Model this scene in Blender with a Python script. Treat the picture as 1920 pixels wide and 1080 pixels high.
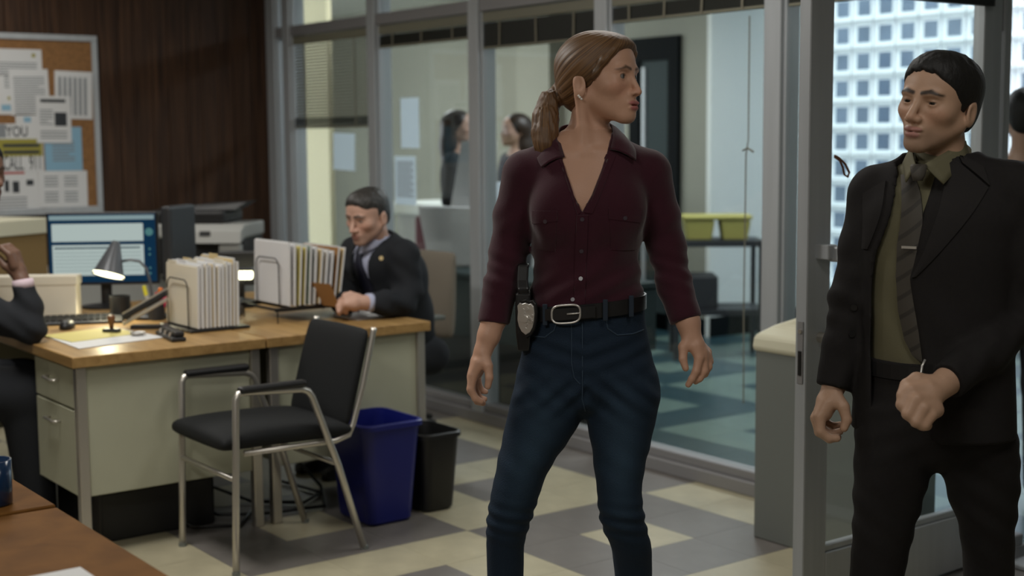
import bpy, math, random
import numpy as np
from mathutils import Vector, Matrix
from mathutils.bvhtree import BVHTree

for o in list(bpy.data.objects): bpy.data.objects.remove(o, do_unlink=True)
SC = bpy.context.scene
COL = SC.collection
rnd = random.Random(7)
PI = math.pi

# ------------------------------------------------------------------ camera
FL, YAW, PITCH, ROLL, HCAM = 2612.7, -0.929054, 0.10826, -0.0079275, 1.5
_f = np.array([math.sin(YAW)*math.cos(PITCH), math.cos(YAW)*math.cos(PITCH), -math.sin(PITCH)])
_r = np.array([math.cos(YAW), -math.sin(YAW), 0.0]); _u = np.cross(_r, _f)
_c, _s = math.cos(ROLL), math.sin(ROLL)
_r, _u = _c*_r + _s*_u, -_s*_r + _c*_u
cam = bpy.data.cameras.new('camera'); camo = bpy.data.objects.new('camera', cam); COL.objects.link(camo)
camo.matrix_world = Matrix(((_r[0], _u[0], -_f[0], 0), (_r[1], _u[1], -_f[1], 0), (_r[2], _u[2], -_f[2], HCAM), (0, 0, 0, 1)))
cam.sensor_width = 36; cam.lens = FL/1920*36; cam.clip_start = 0.05
cam.dof.use_dof = True; cam.dof.focus_distance = 3.45; cam.dof.aperture_fstop = 2.6
SC.camera = camo

# ------------------------------------------------------------------ world, exposure
w = bpy.data.worlds.new('sky'); SC.world = w; w.use_nodes = True
bg = w.node_tree.nodes['Background']; bg.inputs[0].default_value = (0.88, 0.95, 1.0, 1); bg.inputs[1].default_value = 7.0
SC.view_settings.view_transform = 'Standard'; SC.view_settings.look = 'None'
SC.view_settings.exposure = -0.12; SC.view_settings.gamma = 1.0; SC.view_settings.use_curve_mapping = False

def area_light(name, loc, sx, sy, power, col, parent=None):
    l = bpy.data.lights.new(name, 'AREA'); l.shape = 'RECTANGLE'; l.size = sx; l.size_y = sy
    l.energy = power; l.color = col
    o = bpy.data.objects.new(name, l); COL.objects.link(o); o.location = loc
    if parent: o.parent = parent
    return o

# ------------------------------------------------------------------ materials
def lin(c): return c/12.92 if c <= .04045 else ((c+.055)/1.055)**2.4
def S(r, g, b): return (lin(r/255), lin(g/255), lin(b/255), 1)
def mat(name, col, rough=.6, metal=0, spec=.5, noise=None, bump=None, coat=0, sheen=0, emis=None):
    """noise=(scale, amount, stretch xyz) multiplies the colour; bump=(scale, strength, stretch)"""
    m = bpy.data.materials.new(name); m.use_nodes = True; nt = m.node_tree; b = nt.nodes['Principled BSDF']
    b.inputs['Base Color'].default_value = col; b.inputs['Roughness'].default_value = rough
    b.inputs['Metallic'].default_value = metal; b.inputs['Specular IOR Level'].default_value = spec
    b.inputs['Coat Weight'].default_value = coat; b.inputs['Sheen Weight'].default_value = sheen
    if emis: b.inputs['Emission Color'].default_value = emis[0]; b.inputs['Emission Strength'].default_value = emis[1]
    if noise or bump:
        tc = nt.nodes.new('ShaderNodeTexCoord')
    if noise:
        mp = nt.nodes.new('ShaderNodeMapping'); mp.inputs['Scale'].default_value = noise[2] if len(noise) > 2 else (1, 1, 1)
        nz = nt.nodes.new('ShaderNodeTexNoise'); nz.inputs['Scale'].default_value = noise[0]; nz.inputs['Detail'].default_value = 5
        mr = nt.nodes.new('ShaderNodeMapRange'); mr.inputs[1].default_value = .3; mr.inputs[2].default_value = .7
        mr.inputs[3].default_value = 1-noise[1]; mr.inputs[4].default_value = 1+noise[1]
        mx = nt.nodes.new('ShaderNodeMix'); mx.data_type = 'RGBA'; mx.blend_type = 'MULTIPLY'; mx.inputs[0].default_value = 1
        mx.inputs[6].default_value = col
        nt.links.new(tc.outputs['Object'], mp.inputs[0]); nt.links.new(mp.outputs[0], nz.inputs['Vector'])
        nt.links.new(nz.outputs[0], mr.inputs[0]); nt.links.new(mr.outputs[0], mx.inputs[7]); nt.links.new(mx.outputs[2], b.inputs['Base Color'])
    if bump:
        mp = nt.nodes.new('ShaderNodeMapping'); mp.inputs['Scale'].default_value = bump[2] if len(bump) > 2 else (1, 1, 1)
        nz = nt.nodes.new('ShaderNodeTexNoise'); nz.inputs['Scale'].default_value = bump[0]; nz.inputs['Detail'].default_value = 4
        bp = nt.nodes.new('ShaderNodeBump'); bp.inputs['Strength'].default_value = bump[1]; bp.inputs['Distance'].default_value = .01
        nt.links.new(tc.outputs['Object'], mp.inputs[0]); nt.links.new(mp.outputs[0], nz.inputs['Vector'])
        nt.links.new(nz.outputs[0], bp.inputs['Height']); nt.links.new(bp.outputs[0], b.inputs['Normal'])
    return m
def glass_mat(name, tint, gloss=.08, rough=.02):
    m = bpy.data.materials.new(name); m.use_nodes = True; nt = m.node_tree; nt.nodes.clear()
    out = nt.nodes.new('ShaderNodeOutputMaterial'); tr = nt.nodes.new('ShaderNodeBsdfTransparent'); gl = nt.nodes.new('ShaderNodeBsdfGlossy')
    tr.inputs[0].default_value = tint; gl.inputs['Roughness'].default_value = rough; gl.inputs[0].default_value = (.9, .95, .95, 1)
    lw = nt.nodes.new('ShaderNodeLayerWeight'); lw.inputs[0].default_value = .5
    pw = nt.nodes.new('ShaderNodeMath'); pw.operation = 'POWER'; pw.inputs[1].default_value = 4
    ma = nt.nodes.new('ShaderNodeMath'); ma.operation = 'MULTIPLY_ADD'; ma.inputs[1].default_value = .55; ma.inputs[2].default_value = gloss*.4
    mx = nt.nodes.new('ShaderNodeMixShader')
    nt.links.new(lw.outputs['Facing'], pw.inputs[0]); nt.links.new(pw.outputs[0], ma.inputs[0])
    nt.links.new(ma.outputs[0], mx.inputs[0]); nt.links.new(tr.outputs[0], mx.inputs[1]); nt.links.new(gl.outputs[0], mx.inputs[2])
    nt.links.new(mx.outputs[0], out.inputs[0]); return m
def emit_mat(name, col, strength):
    m = bpy.data.materials.new(name); m.use_nodes = True; nt = m.node_tree; nt.nodes.clear()
    out = nt.nodes.new('ShaderNodeOutputMaterial'); e = nt.nodes.new('ShaderNodeEmission')
    e.inputs[0].default_value = col; e.inputs[1].default_value = strength; nt.links.new(e.outputs[0], out.inputs[0]); return m
def translucent_mat(name, col):
    m = bpy.data.materials.new(name); m.use_nodes = True; nt = m.node_tree; nt.nodes.clear()
    out = nt.nodes.new('ShaderNodeOutputMaterial'); t = nt.nodes.new('ShaderNodeBsdfTranslucent'); d = nt.nodes.new('ShaderNodeBsdfDiffuse')
    mx = nt.nodes.new('ShaderNodeMixShader'); mx.inputs[0].default_value = .25
    t.inputs[0].default_value = col; d.inputs[0].default_value = col
    nt.links.new(t.outputs[0], mx.inputs[1]); nt.links.new(d.outputs[0], mx.inputs[2]); nt.links.new(mx.outputs[0], out.inputs[0]); return m

def wood_mat(name, c1, c2, scale, stretch, rough=.45, spec=.4):
    m = bpy.data.materials.new(name); m.use_nodes = True; nt = m.node_tree; b = nt.nodes['Principled BSDF']
    b.inputs['Roughness'].default_value = rough; b.inputs['Specular IOR Level'].default_value = spec
    tc = nt.nodes.new('ShaderNodeTexCoord'); mp = nt.nodes.new('ShaderNodeMapping'); mp.inputs['Scale'].default_value = stretch
    oi = nt.nodes.new('ShaderNodeObjectInfo'); ad = nt.nodes.new('ShaderNodeVectorMath'); ad.operation = 'ADD'
    sc = nt.nodes.new('ShaderNodeVectorMath'); sc.operation = 'SCALE'; sc.inputs[3].default_value = 7.0
    cmb = nt.nodes.new('ShaderNodeCombineXYZ')
    for i in range(3): nt.links.new(oi.outputs['Random'], cmb.inputs[i])
    nz = nt.nodes.new('ShaderNodeTexNoise'); nz.inputs['Scale'].default_value = scale; nz.inputs['Detail'].default_value = 6; nz.inputs['Distortion'].default_value = .6
    cr = nt.nodes.new('ShaderNodeValToRGB'); cr.color_ramp.elements[0].position = .32; cr.color_ramp.elements[1].position = .7
    cr.color_ramp.elements[0].color = c1; cr.color_ramp.elements[1].color = c2
    nt.links.new(tc.outputs['Object'], mp.inputs[0]); nt.links.new(cmb.outputs[0], sc.inputs[0])
    nt.links.new(mp.outputs[0], ad.inputs[0]); nt.links.new(sc.outputs[0], ad.inputs[1]); nt.links.new(ad.outputs[0], nz.inputs['Vector'])
    nt.links.new(nz.outputs[0], cr.inputs[0]); nt.links.new(cr.outputs[0], b.inputs['Base Color'])
    return m

M = {}
M['alum'] = mat('brushed_aluminium', (.42, .44, .46, 1), .45, .25, .5, noise=(30, .06, (1, 1, .05)))
M['alum_dark'] = mat('aluminium_sill', (.27, .265, .27, 1), .5, .25)
M['chrome'] = mat('chrome_tube', (.60, .57, .52, 1), .36, .85)
M['walnut'] = wood_mat('walnut_panel', S(42, 28, 20), S(78, 54, 37), 5, (9, 9, .35), .5, .25)
M['laminate'] = wood_mat('oak_laminate', S(144, 112, 68), S(172, 138, 88), 6, (.5, 5, 5), .38)
M['laminate_dark'] = wood_mat('brown_laminate', S(94, 62, 28), S(118, 80, 38), 8, (1.2, 1.2, 1.2), .65, .06)
M['edge'] = wood_mat('laminate_edge', S(112, 82, 46), S(138, 104, 62), 6, (.5, 5, 5), .45)
M['creamsteel'] = mat('cream_painted_steel', S(178, 178, 156), .45, 0, .4, noise=(3, .05))
M['black'] = mat('black_plastic', (.012, .012, .013, 1), .45)
M['blackmetal'] = mat('black_metal', (.01, .01, .011, 1), .35)
M['blackfab'] = mat('black_fabric', (.010, .011, .012, 1), .75, 0, .25, bump=(400, .25))
M['tile_cream'] = mat('cream_floor_tile', S(176, 168, 142), .36, 0, .45, noise=(9, .10))
M['tile_grey'] = mat('grey_floor_tile', S(114, 109, 105), .36, 0, .45, noise=(9, .10))
M['tile_teal'] = mat('teal_floor_tile', S(42, 68, 75), .3, 0, .5, noise=(9, .10))
M['tile_pale'] = mat('pale_green_floor_tile', S(100, 121, 114), .3, 0, .5, noise=(9, .10))
M['glass'] = glass_mat('partition_glass', (.95, .972, .968, 1))
M['doorglass'] = glass_mat('door_glass', (.96, .98, .978, 1))
M['paper'] = mat('white_paper', S(205, 205, 205), .8)
M['tapedpaper'] = translucent_mat('taped_paper', (.80, .86, .90, 1))
M['paperblue'] = mat('blue_paper', S(130, 168, 190), .8)
M['papergrey'] = mat('grey_print', S(130, 134, 138), .8)
M['ink'] = mat('dark_ink', S(48, 52, 56), .8)
M['inkred'] = mat('red_ink', S(170, 80, 76), .8)
M['inkyellow'] = mat('olive_ink', S(150, 142, 60), .8)
M['cork'] = mat('cork', S(132, 94, 56), .9, noise=(60, .2), bump=(120, .3))
M['whitewall'] = mat('white_wall', S(212, 216, 212), .7)
M['greenwall'] = mat('grey_green_wall', S(134, 134, 122), .75, noise=(1.5, .05))
M['creamwall'] = mat('cream_wall', S(206, 198, 164), .75)
M['darkbase'] = mat('dark_baseboard', S(11, 16, 18), .7, 0, .08)
M['ceil'] = mat('ceiling_tile', S(200, 200, 192), .9)
M['plaster'] = mat('beige_plaster', S(150, 144, 128), .85)
M['blind'] = mat('blind_slat', S(120, 118, 102), .5)
M['blind_dark'] = mat('blind_slat_dark', S(34, 36, 30), .5)
M['tape'] = mat('ladder_tape', S(120, 116, 102), .8)
M['folder'] = mat('cream_folder', S(216, 208, 190), .75)
M['folder_w'] = mat('white_folder', S(214, 213, 214), .75)
M['manila'] = mat('manila_folder', S(206, 184, 136), .75)
M['manila_d'] = mat('tan_folder', S(150, 108, 62), .75)
M['folder_y'] = mat('yellow_folder', S(196, 184, 110), .75)
M['folder_g'] = mat('grey_green_folder', S(120, 136, 124), .75)
M['greyplast'] = mat('light_grey_plastic', S(176, 176, 172), .45)
M['darkgrey'] = mat('dark_grey_plastic', S(44, 46, 50), .5)
M['blueplast'] = mat('blue_plastic', S(20, 28, 108), .38, 0, .5)
M['binblack'] = mat('black_bin_plastic', S(16, 16, 17), .45)
M['greymetal'] = mat('grey_painted_metal', S(116, 120, 116), .5)
M['creamlid'] = mat('cream_lid', S(208, 204, 180), .5)
M['beigefab'] = mat('beige_fabric', S(124, 116, 104), .9, bump=(300, .2))
M['cardboard'] = mat('cardboard', S(138, 112, 70), .85)
M['yellow'] = mat('yellow_plastic', S(176, 170, 96), .5)
M['redfab'] = mat('dark_red_fabric', S(70, 18, 24), .8)
M['pen_red'] = mat('red_plastic', S(200, 30, 40), .4)
M['pen_pink'] = mat('pink_plastic', S(222, 60, 110), .4)
M['pen_yellow'] = mat('yellow_cap', S(214, 206, 60), .4)
M['pen_orange'] = mat('orange_cap', S(226, 120, 40), .4)
M['stampwood'] = mat('stamp_wood', S(104, 64, 34), .4)
M['lampgrey'] = mat('lamp_grey', S(92, 94, 98), .35, .3)
M['lampglow'] = emit_mat('lamp_glow', (1.0, .95, .62, 1), 5.0)

# ------------------------------------------------------------------ mesh helpers
class MB:
    def __init__(s): s.v = []; s.f = []; s.mi = []; s.m = 0
    def add(s, vs, fs):
        n = len(s.v); s.v += [tuple(map(float, p)) for p in vs]; s.f += [tuple(i+n for i in q) for q in fs]; s.mi += [s.m]*len(fs); return s
    def box(s, x0, x1, y0, y1, z0, z1, rot=None, c=None):
        vs = [(x, y, z) for z in (z0, z1) for y in (y0, y1) for x in (x0, x1)]
        if rot is not None:
            R = Matrix.Rotation(rot, 3, 'Z'); c = Vector(c or ((x0+x1)/2, (y0+y1)/2, 0)); vs = [tuple(R @ (Vector(p)-c)+c) for p in vs]
        return s.add(vs, [(0, 2, 3, 1), (4, 5, 7, 6), (0, 1, 5, 4), (2, 6, 7, 3), (0, 4, 6, 2), (1, 3, 7, 5)])
    def hexa(s, b, t):      # 4 bottom points, 4 top points (ccw from above)
        return s.add(list(b)+list(t), [(3, 2, 1, 0), (4, 5, 6, 7), (0, 1, 5, 4), (1, 2, 6, 5), (2, 3, 7, 6), (3, 0, 4, 7)])
    def tube(s, pts, r, n=10, cap=True):
        pts = [Vector(p) for p in pts]; rs = r if isinstance(r, (list, tuple)) else [r]*len(pts)
        rings = []; up = None
        for i, p in enumerate(pts):
            t = (pts[min(i+1, len(pts)-1)]-pts[max(i-1, 0)]).normalized()
            if up is None: up = Vector((0, 0, 1)) if abs(t.z) < .9 else Vector((1, 0, 0))
            a = t.cross(up)
            if a.length < 1e-4: a = t.orthogonal()
            a.normalize(); b = a.cross(t).normalized(); up = b
            rings.append([tuple(p+a*rs[i]*math.cos(2*PI*k/n)+b*rs[i]*math.sin(2*PI*k/n)) for k in range(n)])
        return s.loft(rings, cap)
    def loft(s, rings, cap=True, closed=True):
        n = len(rings[0]); vs = [p for R in rings for p in R]; fs = []
        for i in range(len(rings)-1):
            for k in range(n if closed else n-1):
                a = i*n+k; b = i*n+(k+1) % n; fs.append((a, b, b+n, a+n))
        if cap and closed: fs += [tuple(range(n-1, -1, -1)), tuple(range((len(rings)-1)*n, len(rings)*n))]
        return s.add(vs, fs)
    def lathe(s, prof, c=(0, 0, 0), n=24, axis=None):
        rings = [[(c[0]+r*math.cos(2*PI*k/n), c[1]+r*math.sin(2*PI*k/n), c[2]+z) for k in range(n)] for r, z in prof]
        return s.loft(rings, True)
    def disc(s, c, r, nrm=(0, 0, 1), h=.002, n=16):
        c = Vector(c); nv = Vector(nrm).normalized(); return s.tube([c, c+nv*h], r, n)
    def build(s, name, m, parent=None, smooth=False, bevel=0, seg=2, loc=None, rotz=0):
        me = bpy.data.meshes.new(name); me.from_pydata(s.v, [], s.f); me.update()
        ms = m if isinstance(m, (list, tuple)) else [m]
        for q in ms: me.materials.append(M[q] if isinstance(q, str) else q)
        if len(ms) > 1: me.polygons.foreach_set('material_index', s.mi)
        if smooth:
            me.polygons.foreach_set('use_smooth', [True]*len(me.polygons))
        o = bpy.data.objects.new(name, me); COL.objects.link(o)
        if loc is not None: o.location = loc
        if rotz: o.rotation_euler = (0, 0, rotz)
        if parent: o.parent = parent
        if bevel:
            b = o.modifiers.new('bevel', 'BEVEL'); b.width = bevel; b.segments = seg; b.limit_method = 'ANGLE'; b.angle_limit = .7
        if smooth == 'auto':
            me.set_sharp_from_angle(angle=.7)
        return o
def tag(o, label=None, cat=None, group=None, kind=None):
    if label: o['label'] = label
    if cat: o['category'] = cat
    if group: o['group'] = group
    if kind: o['kind'] = kind
    return o
def thing(name, label, cat, loc=(0, 0, 0), rotz=0, group=None):
    o = bpy.data.objects.new(name, None); COL.objects.link(o); o.location = loc; o.rotation_euler = (0, 0, rotz); o.empty_display_size = .1
    return tag(o, label, cat, group)
def struct(o): o['kind'] = 'structure'; return o
def text_mesh(body, size, name, m, parent, loc, rot, bold=0):
    cu = bpy.data.curves.new(name, 'FONT'); cu.body = body; cu.size = size; cu.align_x = 'CENTER'; cu.extrude = .0004; cu.offset = bold
    t = bpy.data.objects.new(name, cu); COL.objects.link(t); dg = bpy.context.evaluated_depsgraph_get()
    me = bpy.data.meshes.new_from_object(t.evaluated_get(dg)); bpy.data.objects.remove(t, do_unlink=True)
    me.materials.clear(); me.materials.append(M[m]); o = bpy.data.objects.new(name, me); COL.objects.link(o)
    o.location = loc; o.rotation_euler = rot; o.parent = parent; return o
def project(p):
    v = np.array(p, float)-np.array((0, 0, HCAM)); d = v @ _f
    if d < .05: return None
    return 960+FL*(v @ _r)/d, 540-FL*(v @ _u)/d

# ------------------------------------------------------------------ ceiling and its lamps
YW, XW, ZC = 4.19, -8.24, 2.75
CEIL = struct(MB().box(-14, 3, -3.2, 8.6, ZC, ZC+.1).build('ceiling', 'ceil'))
def troffer(x, y, power, col, sx=1.2, sy=.6, label='', group='ceiling lights'):
    t = thing('ceiling_light', label, 'ceiling light', (x, y, ZC), 0, group)
    h = MB(); f = .03
    h.box(-sx/2, sx/2, -sy/2, -sy/2+f, -.05, 0); h.box(-sx/2, sx/2, sy/2-f, sy/2, -.05, 0)
    h.box(-sx/2, -sx/2+f, -sy/2+f, sy/2-f, -.05, 0); h.box(sx/2-f, sx/2, -sy/2+f, sy/2-f, -.05, 0)
    h.build('housing', 'greyplast', t)
    MB().box(-sx/2+f, sx/2-f, -sy/2+f, sy/2-f, -.02, -.012).build('diffuser', emit_mat('diffuser_glow', (*col, 1), .8), t)
    area_light('tube_light', (0, 0, -.055), sx-.1, sy-.08, power, col, t)
WARM, COOL = (1.0, .97, .91), (.94, .98, 1.0)
ROOM_LIGHTS = [(-4.4, 1.3, 44), (-6.9, 2.2, 22), (-3.7, 3.2, 16), (-1.3, -.6, 44), (-.9, 2.0, 10)]  # the last two are unseen fill lamps added on the camera side
for i, (x, y, p) in enumerate(ROOM_LIGHTS):
    troffer(x, y, p, WARM, label='recessed fluorescent ceiling light '+('above the near desk and armchair', 'beside the dark wood wall', 'above the floor behind the woman', 'added near the camera as frontal fill', 'added at the right to fill camera-facing frames')[i], group='office ceiling lights')
for i, (x, y, p) in enumerate([(-9.5, 5.8, 44), (-6.2, 6.0, 50), (-3.2, 6.0, 34)]):
    troffer(x, y, p, COOL, label='recessed corridor ceiling light '+('near the cream pillar', 'in front of the dark corridor door', 'beyond the open glass door')[i], group='corridor ceiling lights')
# ------------------------------------------------------------------ floor and tiles
T = .305; GX, GY = -4.28, 2.975
FLOOR = struct(MB().box(-14, 3, -3.2, YW, -.06, -.004).build('floor', 'plaster'))
FLOOR2 = struct(MB().box(-14, 3, YW, 8.6, -.06, -.004).build('floor_corridor', 'plaster'))
def checker_floor(ca, cb):
    m = bpy.data.materials.new('floor_checker'); m.use_nodes = True; nt = m.node_tree; b = nt.nodes['Principled BSDF']; b.inputs['Roughness'].default_value = .36
    tc = nt.nodes.new('ShaderNodeTexCoord'); mp = nt.nodes.new('ShaderNodeMapping'); mp.inputs['Location'].default_value = (-GX+3*T*20, -GY+3*T*20, .5)
    ck = nt.nodes.new('ShaderNodeTexChecker'); ck.inputs['Scale'].default_value = 1/(3*T)
    ck.inputs[1].default_value = ca; ck.inputs[2].default_value = cb
    nt.links.new(tc.outputs['Object'], mp.inputs[0]); nt.links.new(mp.outputs[0], ck.inputs[0]); nt.links.new(ck.outputs[0], b.inputs[0]); return m
FLOOR.data.materials[0] = checker_floor(S(114, 109, 105), S(176, 168, 142)); FLOOR2.data.materials[0] = checker_floor(S(42, 68, 75), S(100, 121, 114))
tmesh = {}
for key in ('tile_cream', 'tile_grey', 'tile_teal', 'tile_pale'):
    mb = MB(); g = .0006; mb.box(g, T-g, g, T-g, -.004, 0)
    me = bpy.data.meshes.new(key); me.from_pydata(mb.v, [], mb.f); me.materials.append(M[key]); tmesh[key] = me
for i in range(-34, 16):
    for j in range(-12, 19):
        x, y = GX+i*T, GY+j*T
        if x < XW-.1 and y < YW: continue
        p = project((x+T/2, y+T/2, 0))
        if p is None or not (-160 < p[0] < 2080 and 250 < p[1] < 1240): continue
        if y+T/2 > YW and (y+T > 8.45 or (y > 7.3 and x < -7.45) or x < -9.4): continue
        grey = ((i//3)+(j//3)) % 2 == 0
        if i % 3 == 1 and j % 3 == 1: grey = not grey
        key = ('tile_grey' if grey else 'tile_cream') if y+T/2 < YW else ('tile_teal' if grey else 'tile_pale')
        o = bpy.data.objects.new('floor_tile', tmesh[key]); COL.objects.link(o); o.location = (x, y, 0); o.parent = FLOOR if y+T/2 < YW else FLOOR2

# ------------------------------------------------------------------ walls of the room
WL = struct(MB().box(XW-.12, XW-.012, -3.2, YW+.16, 0, ZC).build('wall_left', 'walnut'))
y = YW+.1
k = 0
while y > .6:
    wd = (.112, .095, .128, .104)[k % 4]; k += 1
    MB().box(XW-.012, XW+(0, .0015, .0005)[k % 3], y-wd+.0012, y-.0012, 0, ZC).build('plank', 'walnut', WL, bevel=.002, seg=1)
    y -= wd
struct(MB().box(3, 3.1, -3.2, 8.6, 0, ZC).build('wall_right', 'plaster'))
struct(MB().box(-8.4, 3, -3.3, -3.2, 0, ZC).build('wall_front', 'plaster'))

# glass partition: sill, posts, transom, panes
SILL = struct(MB().box(XW, -2.75, YW-.005, YW+.12, 0, .06).box(XW, -2.75, YW+.02, YW+.10, .06, .10).build('wall_back', 'alum_dark', bevel=.004, seg=1))
POST = [(-8.24, -8.13), (-8.02, -7.93), (-6.985, -6.90), (-5.975, -5.885), (-4.965, -4.88), (-3.915, -3.825), (-2.868, -2.815), (-1.86, -1.77)]
for a, b in POST:
    MB().box(a, b, YW, YW+(.115 if a < -3 else .035), .0, ZC).box(a-.012, a, YW+.05, YW+.075, .1, ZC-.02).box(b, b+(.012 if a < -3 else .001), YW+.02, YW+.034, .1, ZC-.02).build('post', 'alum', SILL, bevel=.003, seg=1)
for (a, b), (c, d) in zip(POST[:-1], POST[1:]):
    MB().box(b, c, YW+.01, YW+.11, 2.136, 2.20).build('transom', 'alum_dark', SILL, bevel=.003, seg=1)
n = 0
for q, ((a, b), (c, d)) in enumerate(zip(POST[:-1], POST[1:])):
    n += 1
    w_ = struct(MB().box(b, c, YW+.058, YW+.064, 2.20, ZC).build('window_%d' % n, 'glass'))
    if q < 6:
        n += 1
        w_ = struct(MB().box(b, c, YW+.058, YW+.064, .10, 2.136).build('window_%d' % n, 'glass'))
struct(MB().box(-1.77, 3, YW, YW+.12, 0, ZC).build('wall_side', 'plaster'))
MB().box(-2.815, -1.86, YW, YW+.12, 0, .018).build('threshold', 'alum', SILL, bevel=.004, seg=1)

# venetian blinds
def blind(b0, b1, drop, label, tilt, stackmat, n_open=0, tapes=3):
    t = thing('venetian_blind', label, 'blind', ((b0+b1)/2, YW+.035, 2.13), 0, 'partition blinds')
    wd = (b1-b0)/2-.02
    MB().box(-wd, wd, -.018, .018, -.05, 0).build('headrail', 'blind', t, bevel=.003, seg=1)
    m = MB(); z = -.055
    if n_open:
        dz = (drop-.055-.065)/n_open
        for k in range(n_open):
            zc = z-dz*(k+.5); s = .0115; a = tilt
            m.hexa([(-wd, -s*math.cos(a), zc-s*math.sin(a)), (wd, -s*math.cos(a), zc-s*math.sin(a)), (wd, s*math.cos(a), zc+s*math.sin(a)), (-wd, s*math.cos(a), zc+s*math.sin(a))],
                   [(-wd, -s*math.cos(a), zc-s*math.sin(a)+.001), (wd, -s*math.cos(a), zc-s*math.sin(a)+.001), (wd, s*math.cos(a), zc+s*math.sin(a)+.001), (-wd, s*math.cos(a), zc+s*math.sin(a)+.001)])
        o = m.build('slats', 'blind', t); o['kind'] = 'stuff'; z -= dz*n_open
    m = MB(); zz = z
    while zz > -drop+.012:
        m.box(-wd, wd, -.0125+.001*rnd.random(), .0125, zz-.0022, zz); zz -= .0031
    o = m.build('slat_stack', stackmat, t); o['kind'] = 'stuff'
    MB().box(-wd, wd, -.014, .014, -drop, -drop+.012).build('bottom_rail', 'blind', t, bevel=.002, seg=1)
    for k in range(tapes):
        x = -wd+(k+.5)*2*wd/tapes; skew = .012*(rnd.random()-.5)
        MB().hexa([(x-.006+skew, -.0175, -drop), (x+.006+skew, -.0175, -drop), (x+.006+skew, -.0155, -drop), (x-.006+skew, -.0155, -drop)],
                  [(x-.006, -.0175, -.05), (x+.006, -.0175, -.05), (x+.006, -.0155, -.05), (x-.006, -.0155, -.05)]).build('ladder_tape', 'tape', t)
    return t
blind(-7.93, -6.985, .57, 'half-lowered blind in the bay nearest the dark wood wall', .6, 'blind_dark', 24)
blind(-6.90, -5.975, .125, 'raised blind above the seated man in the dark suit', 0, 'blind_dark')
blind(-5.885, -4.965, .185, "raised blind just left of the woman's head", 0, 'blind_dark')
blind(-4.88, -3.915, .125, "raised blind above and right of the woman's head", 0, 'blind_dark', 0, 4)
blind(-3.825, -2.865, .130, 'raised blind in the bay above the cream-lidded bin', 0, 'blind_dark')
# hanging pull cord in the bay right of the woman
pc = thing('blind_pull_cord', "thin knotted cord hanging on the glass right of the woman's shoulder", 'cord', (-4.02, YW+.03, 1.98))
MB().tube([(0, 0, 0), (0, 0, -.5), (-.012, 0, -.56), (-.016, 0, -1.2), (-.012, 0, -1.6)], .003, 6).build('cord', 'tape', pc)
MB().tube([(-.03, 0, -.545), (0, -.004, -.535), (.03, 0, -.55)], .004, 6).build('knot', 'tape', pc)

# papers taped to the partition
def flat_paper(name, label, x0, x1, z0, z1, lines, y=YW+.056, m='tapedpaper', rot=0, group='papers taped to the glass partition'):
    t = thing(name, label, 'paper', ((x0+x1)/2, y, (z0+z1)/2), 0, group); t.rotation_euler = (0, rot, 0)
    hw, hh = (x1-x0)/2, (z1-z0)/2
    MB().box(-hw, hw, -.0012, 0, -hh, hh).build('sheet', m, t)
    if lines:
        mb = MB()
        for k in range(lines):
            zz = hh*.78-k*(1.5*hh/lines); mb.box(-hw*.8, hw*(.8 if k % 4 != 3 else .5), -.0018, -.0012, zz-hh*.028, zz)
        mb.build('print', 'papergrey', t)
    return t
flat_paper('notice_sheet', "pale blank sheet taped below the lowered blind", -7.49, -7.235, 1.306, 1.528, 0, rot=.03)
flat_paper('notice_sheet', "tall pale sheet taped high right of the seated man's head", -6.717, -6.53, 1.44, 1.72, 0)
flat_paper('notice_sheet', "densely printed notice taped right beside the seated man's head", -6.79, -6.57, 1.12, 1.395, 22)
flat_paper('notice_sheet', "printed notice beside the woman's right upper arm", -5.805, -5.60, 1.055, 1.27, 16)

# ------------------------------------------------------------------ open glass door
DX0, DX1, DY0, DY1 = -2.855, -2.81, 3.21, 4.165
D = struct(MB().box(DX0, DX1, DY0, DY0+.105, .012, 2.1).build('door_1', 'alum', bevel=.003, seg=1))
MB().box(DX0, DX1, DY1-.10, DY1, .012, 2.1).build('stile', 'alum', D, bevel=.003, seg=1)
MB().box(DX0, DX1, DY0+.105, DY1-.1, .012, .20).box(DX0+.01, DX1-.008, DY0+.105, DY1-.1, .20, .222).build('bottom_rail', 'alum', D, bevel=.003, seg=1)
MB().box(DX0, DX1, DY0+.105, DY1-.1, 2.0, 2.1).build('top_rail', 'alum', D)
MB().box(-2.836, -2.829, DY0+.1, DY1-.095, .2, 2.01).build('pane', 'doorglass', D)
MB().box(DX1-.004, DX1+.05, DY0+.035, DY0+.075, 1.125, 1.17).build('bar_bracket', 'alum', D, bevel=.003, seg=1)
MB().box(DX1+.03, DX1+.07, DY0+.055, DY1-.05, 1.118, 1.165).build('push_bar', 'alum', D, bevel=.006)
MB().box(DX1-.004, DX1+.05, DY1-.085, DY1-.05, 1.125, 1.165).build('bar_bracket', 'alum', D)
MB().tube([(DX1-.002, DY0+.06, .885), (DX1+.028, DY0+.06, .885)], .017, 16).tube([(DX1+.026, DY0+.06, .885), (DX1+.04, DY0+.06, .885)], .011, 12).build('lock_cylinder', 'chrome', D, 'auto')
ep = MB().box(DX0+.012, DX1-.012, DY0-.003, DY0+.002, .745, .935).build('edge_plate', 'alum_dark', D)
MB().box(DX0+.017, DX1-.017, DY0-.006, DY0-.002, .77, .845).build('latch', 'blackmetal', ep)
MB().disc(((DX0+DX1)/2, DY0-.003, .905), .007, (0, -1, 0), .003).build('screw', 'chrome', ep)
db = MB()
for k in range(26): db.box(DX1+.004, DX1+.028, DY0+.09, DY1-.085, 1.915+k*.0032, 1.9172+k*.0032)
db = db.build('door_blind', 'blind_dark', D); db['kind'] = 'stuff'
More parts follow.
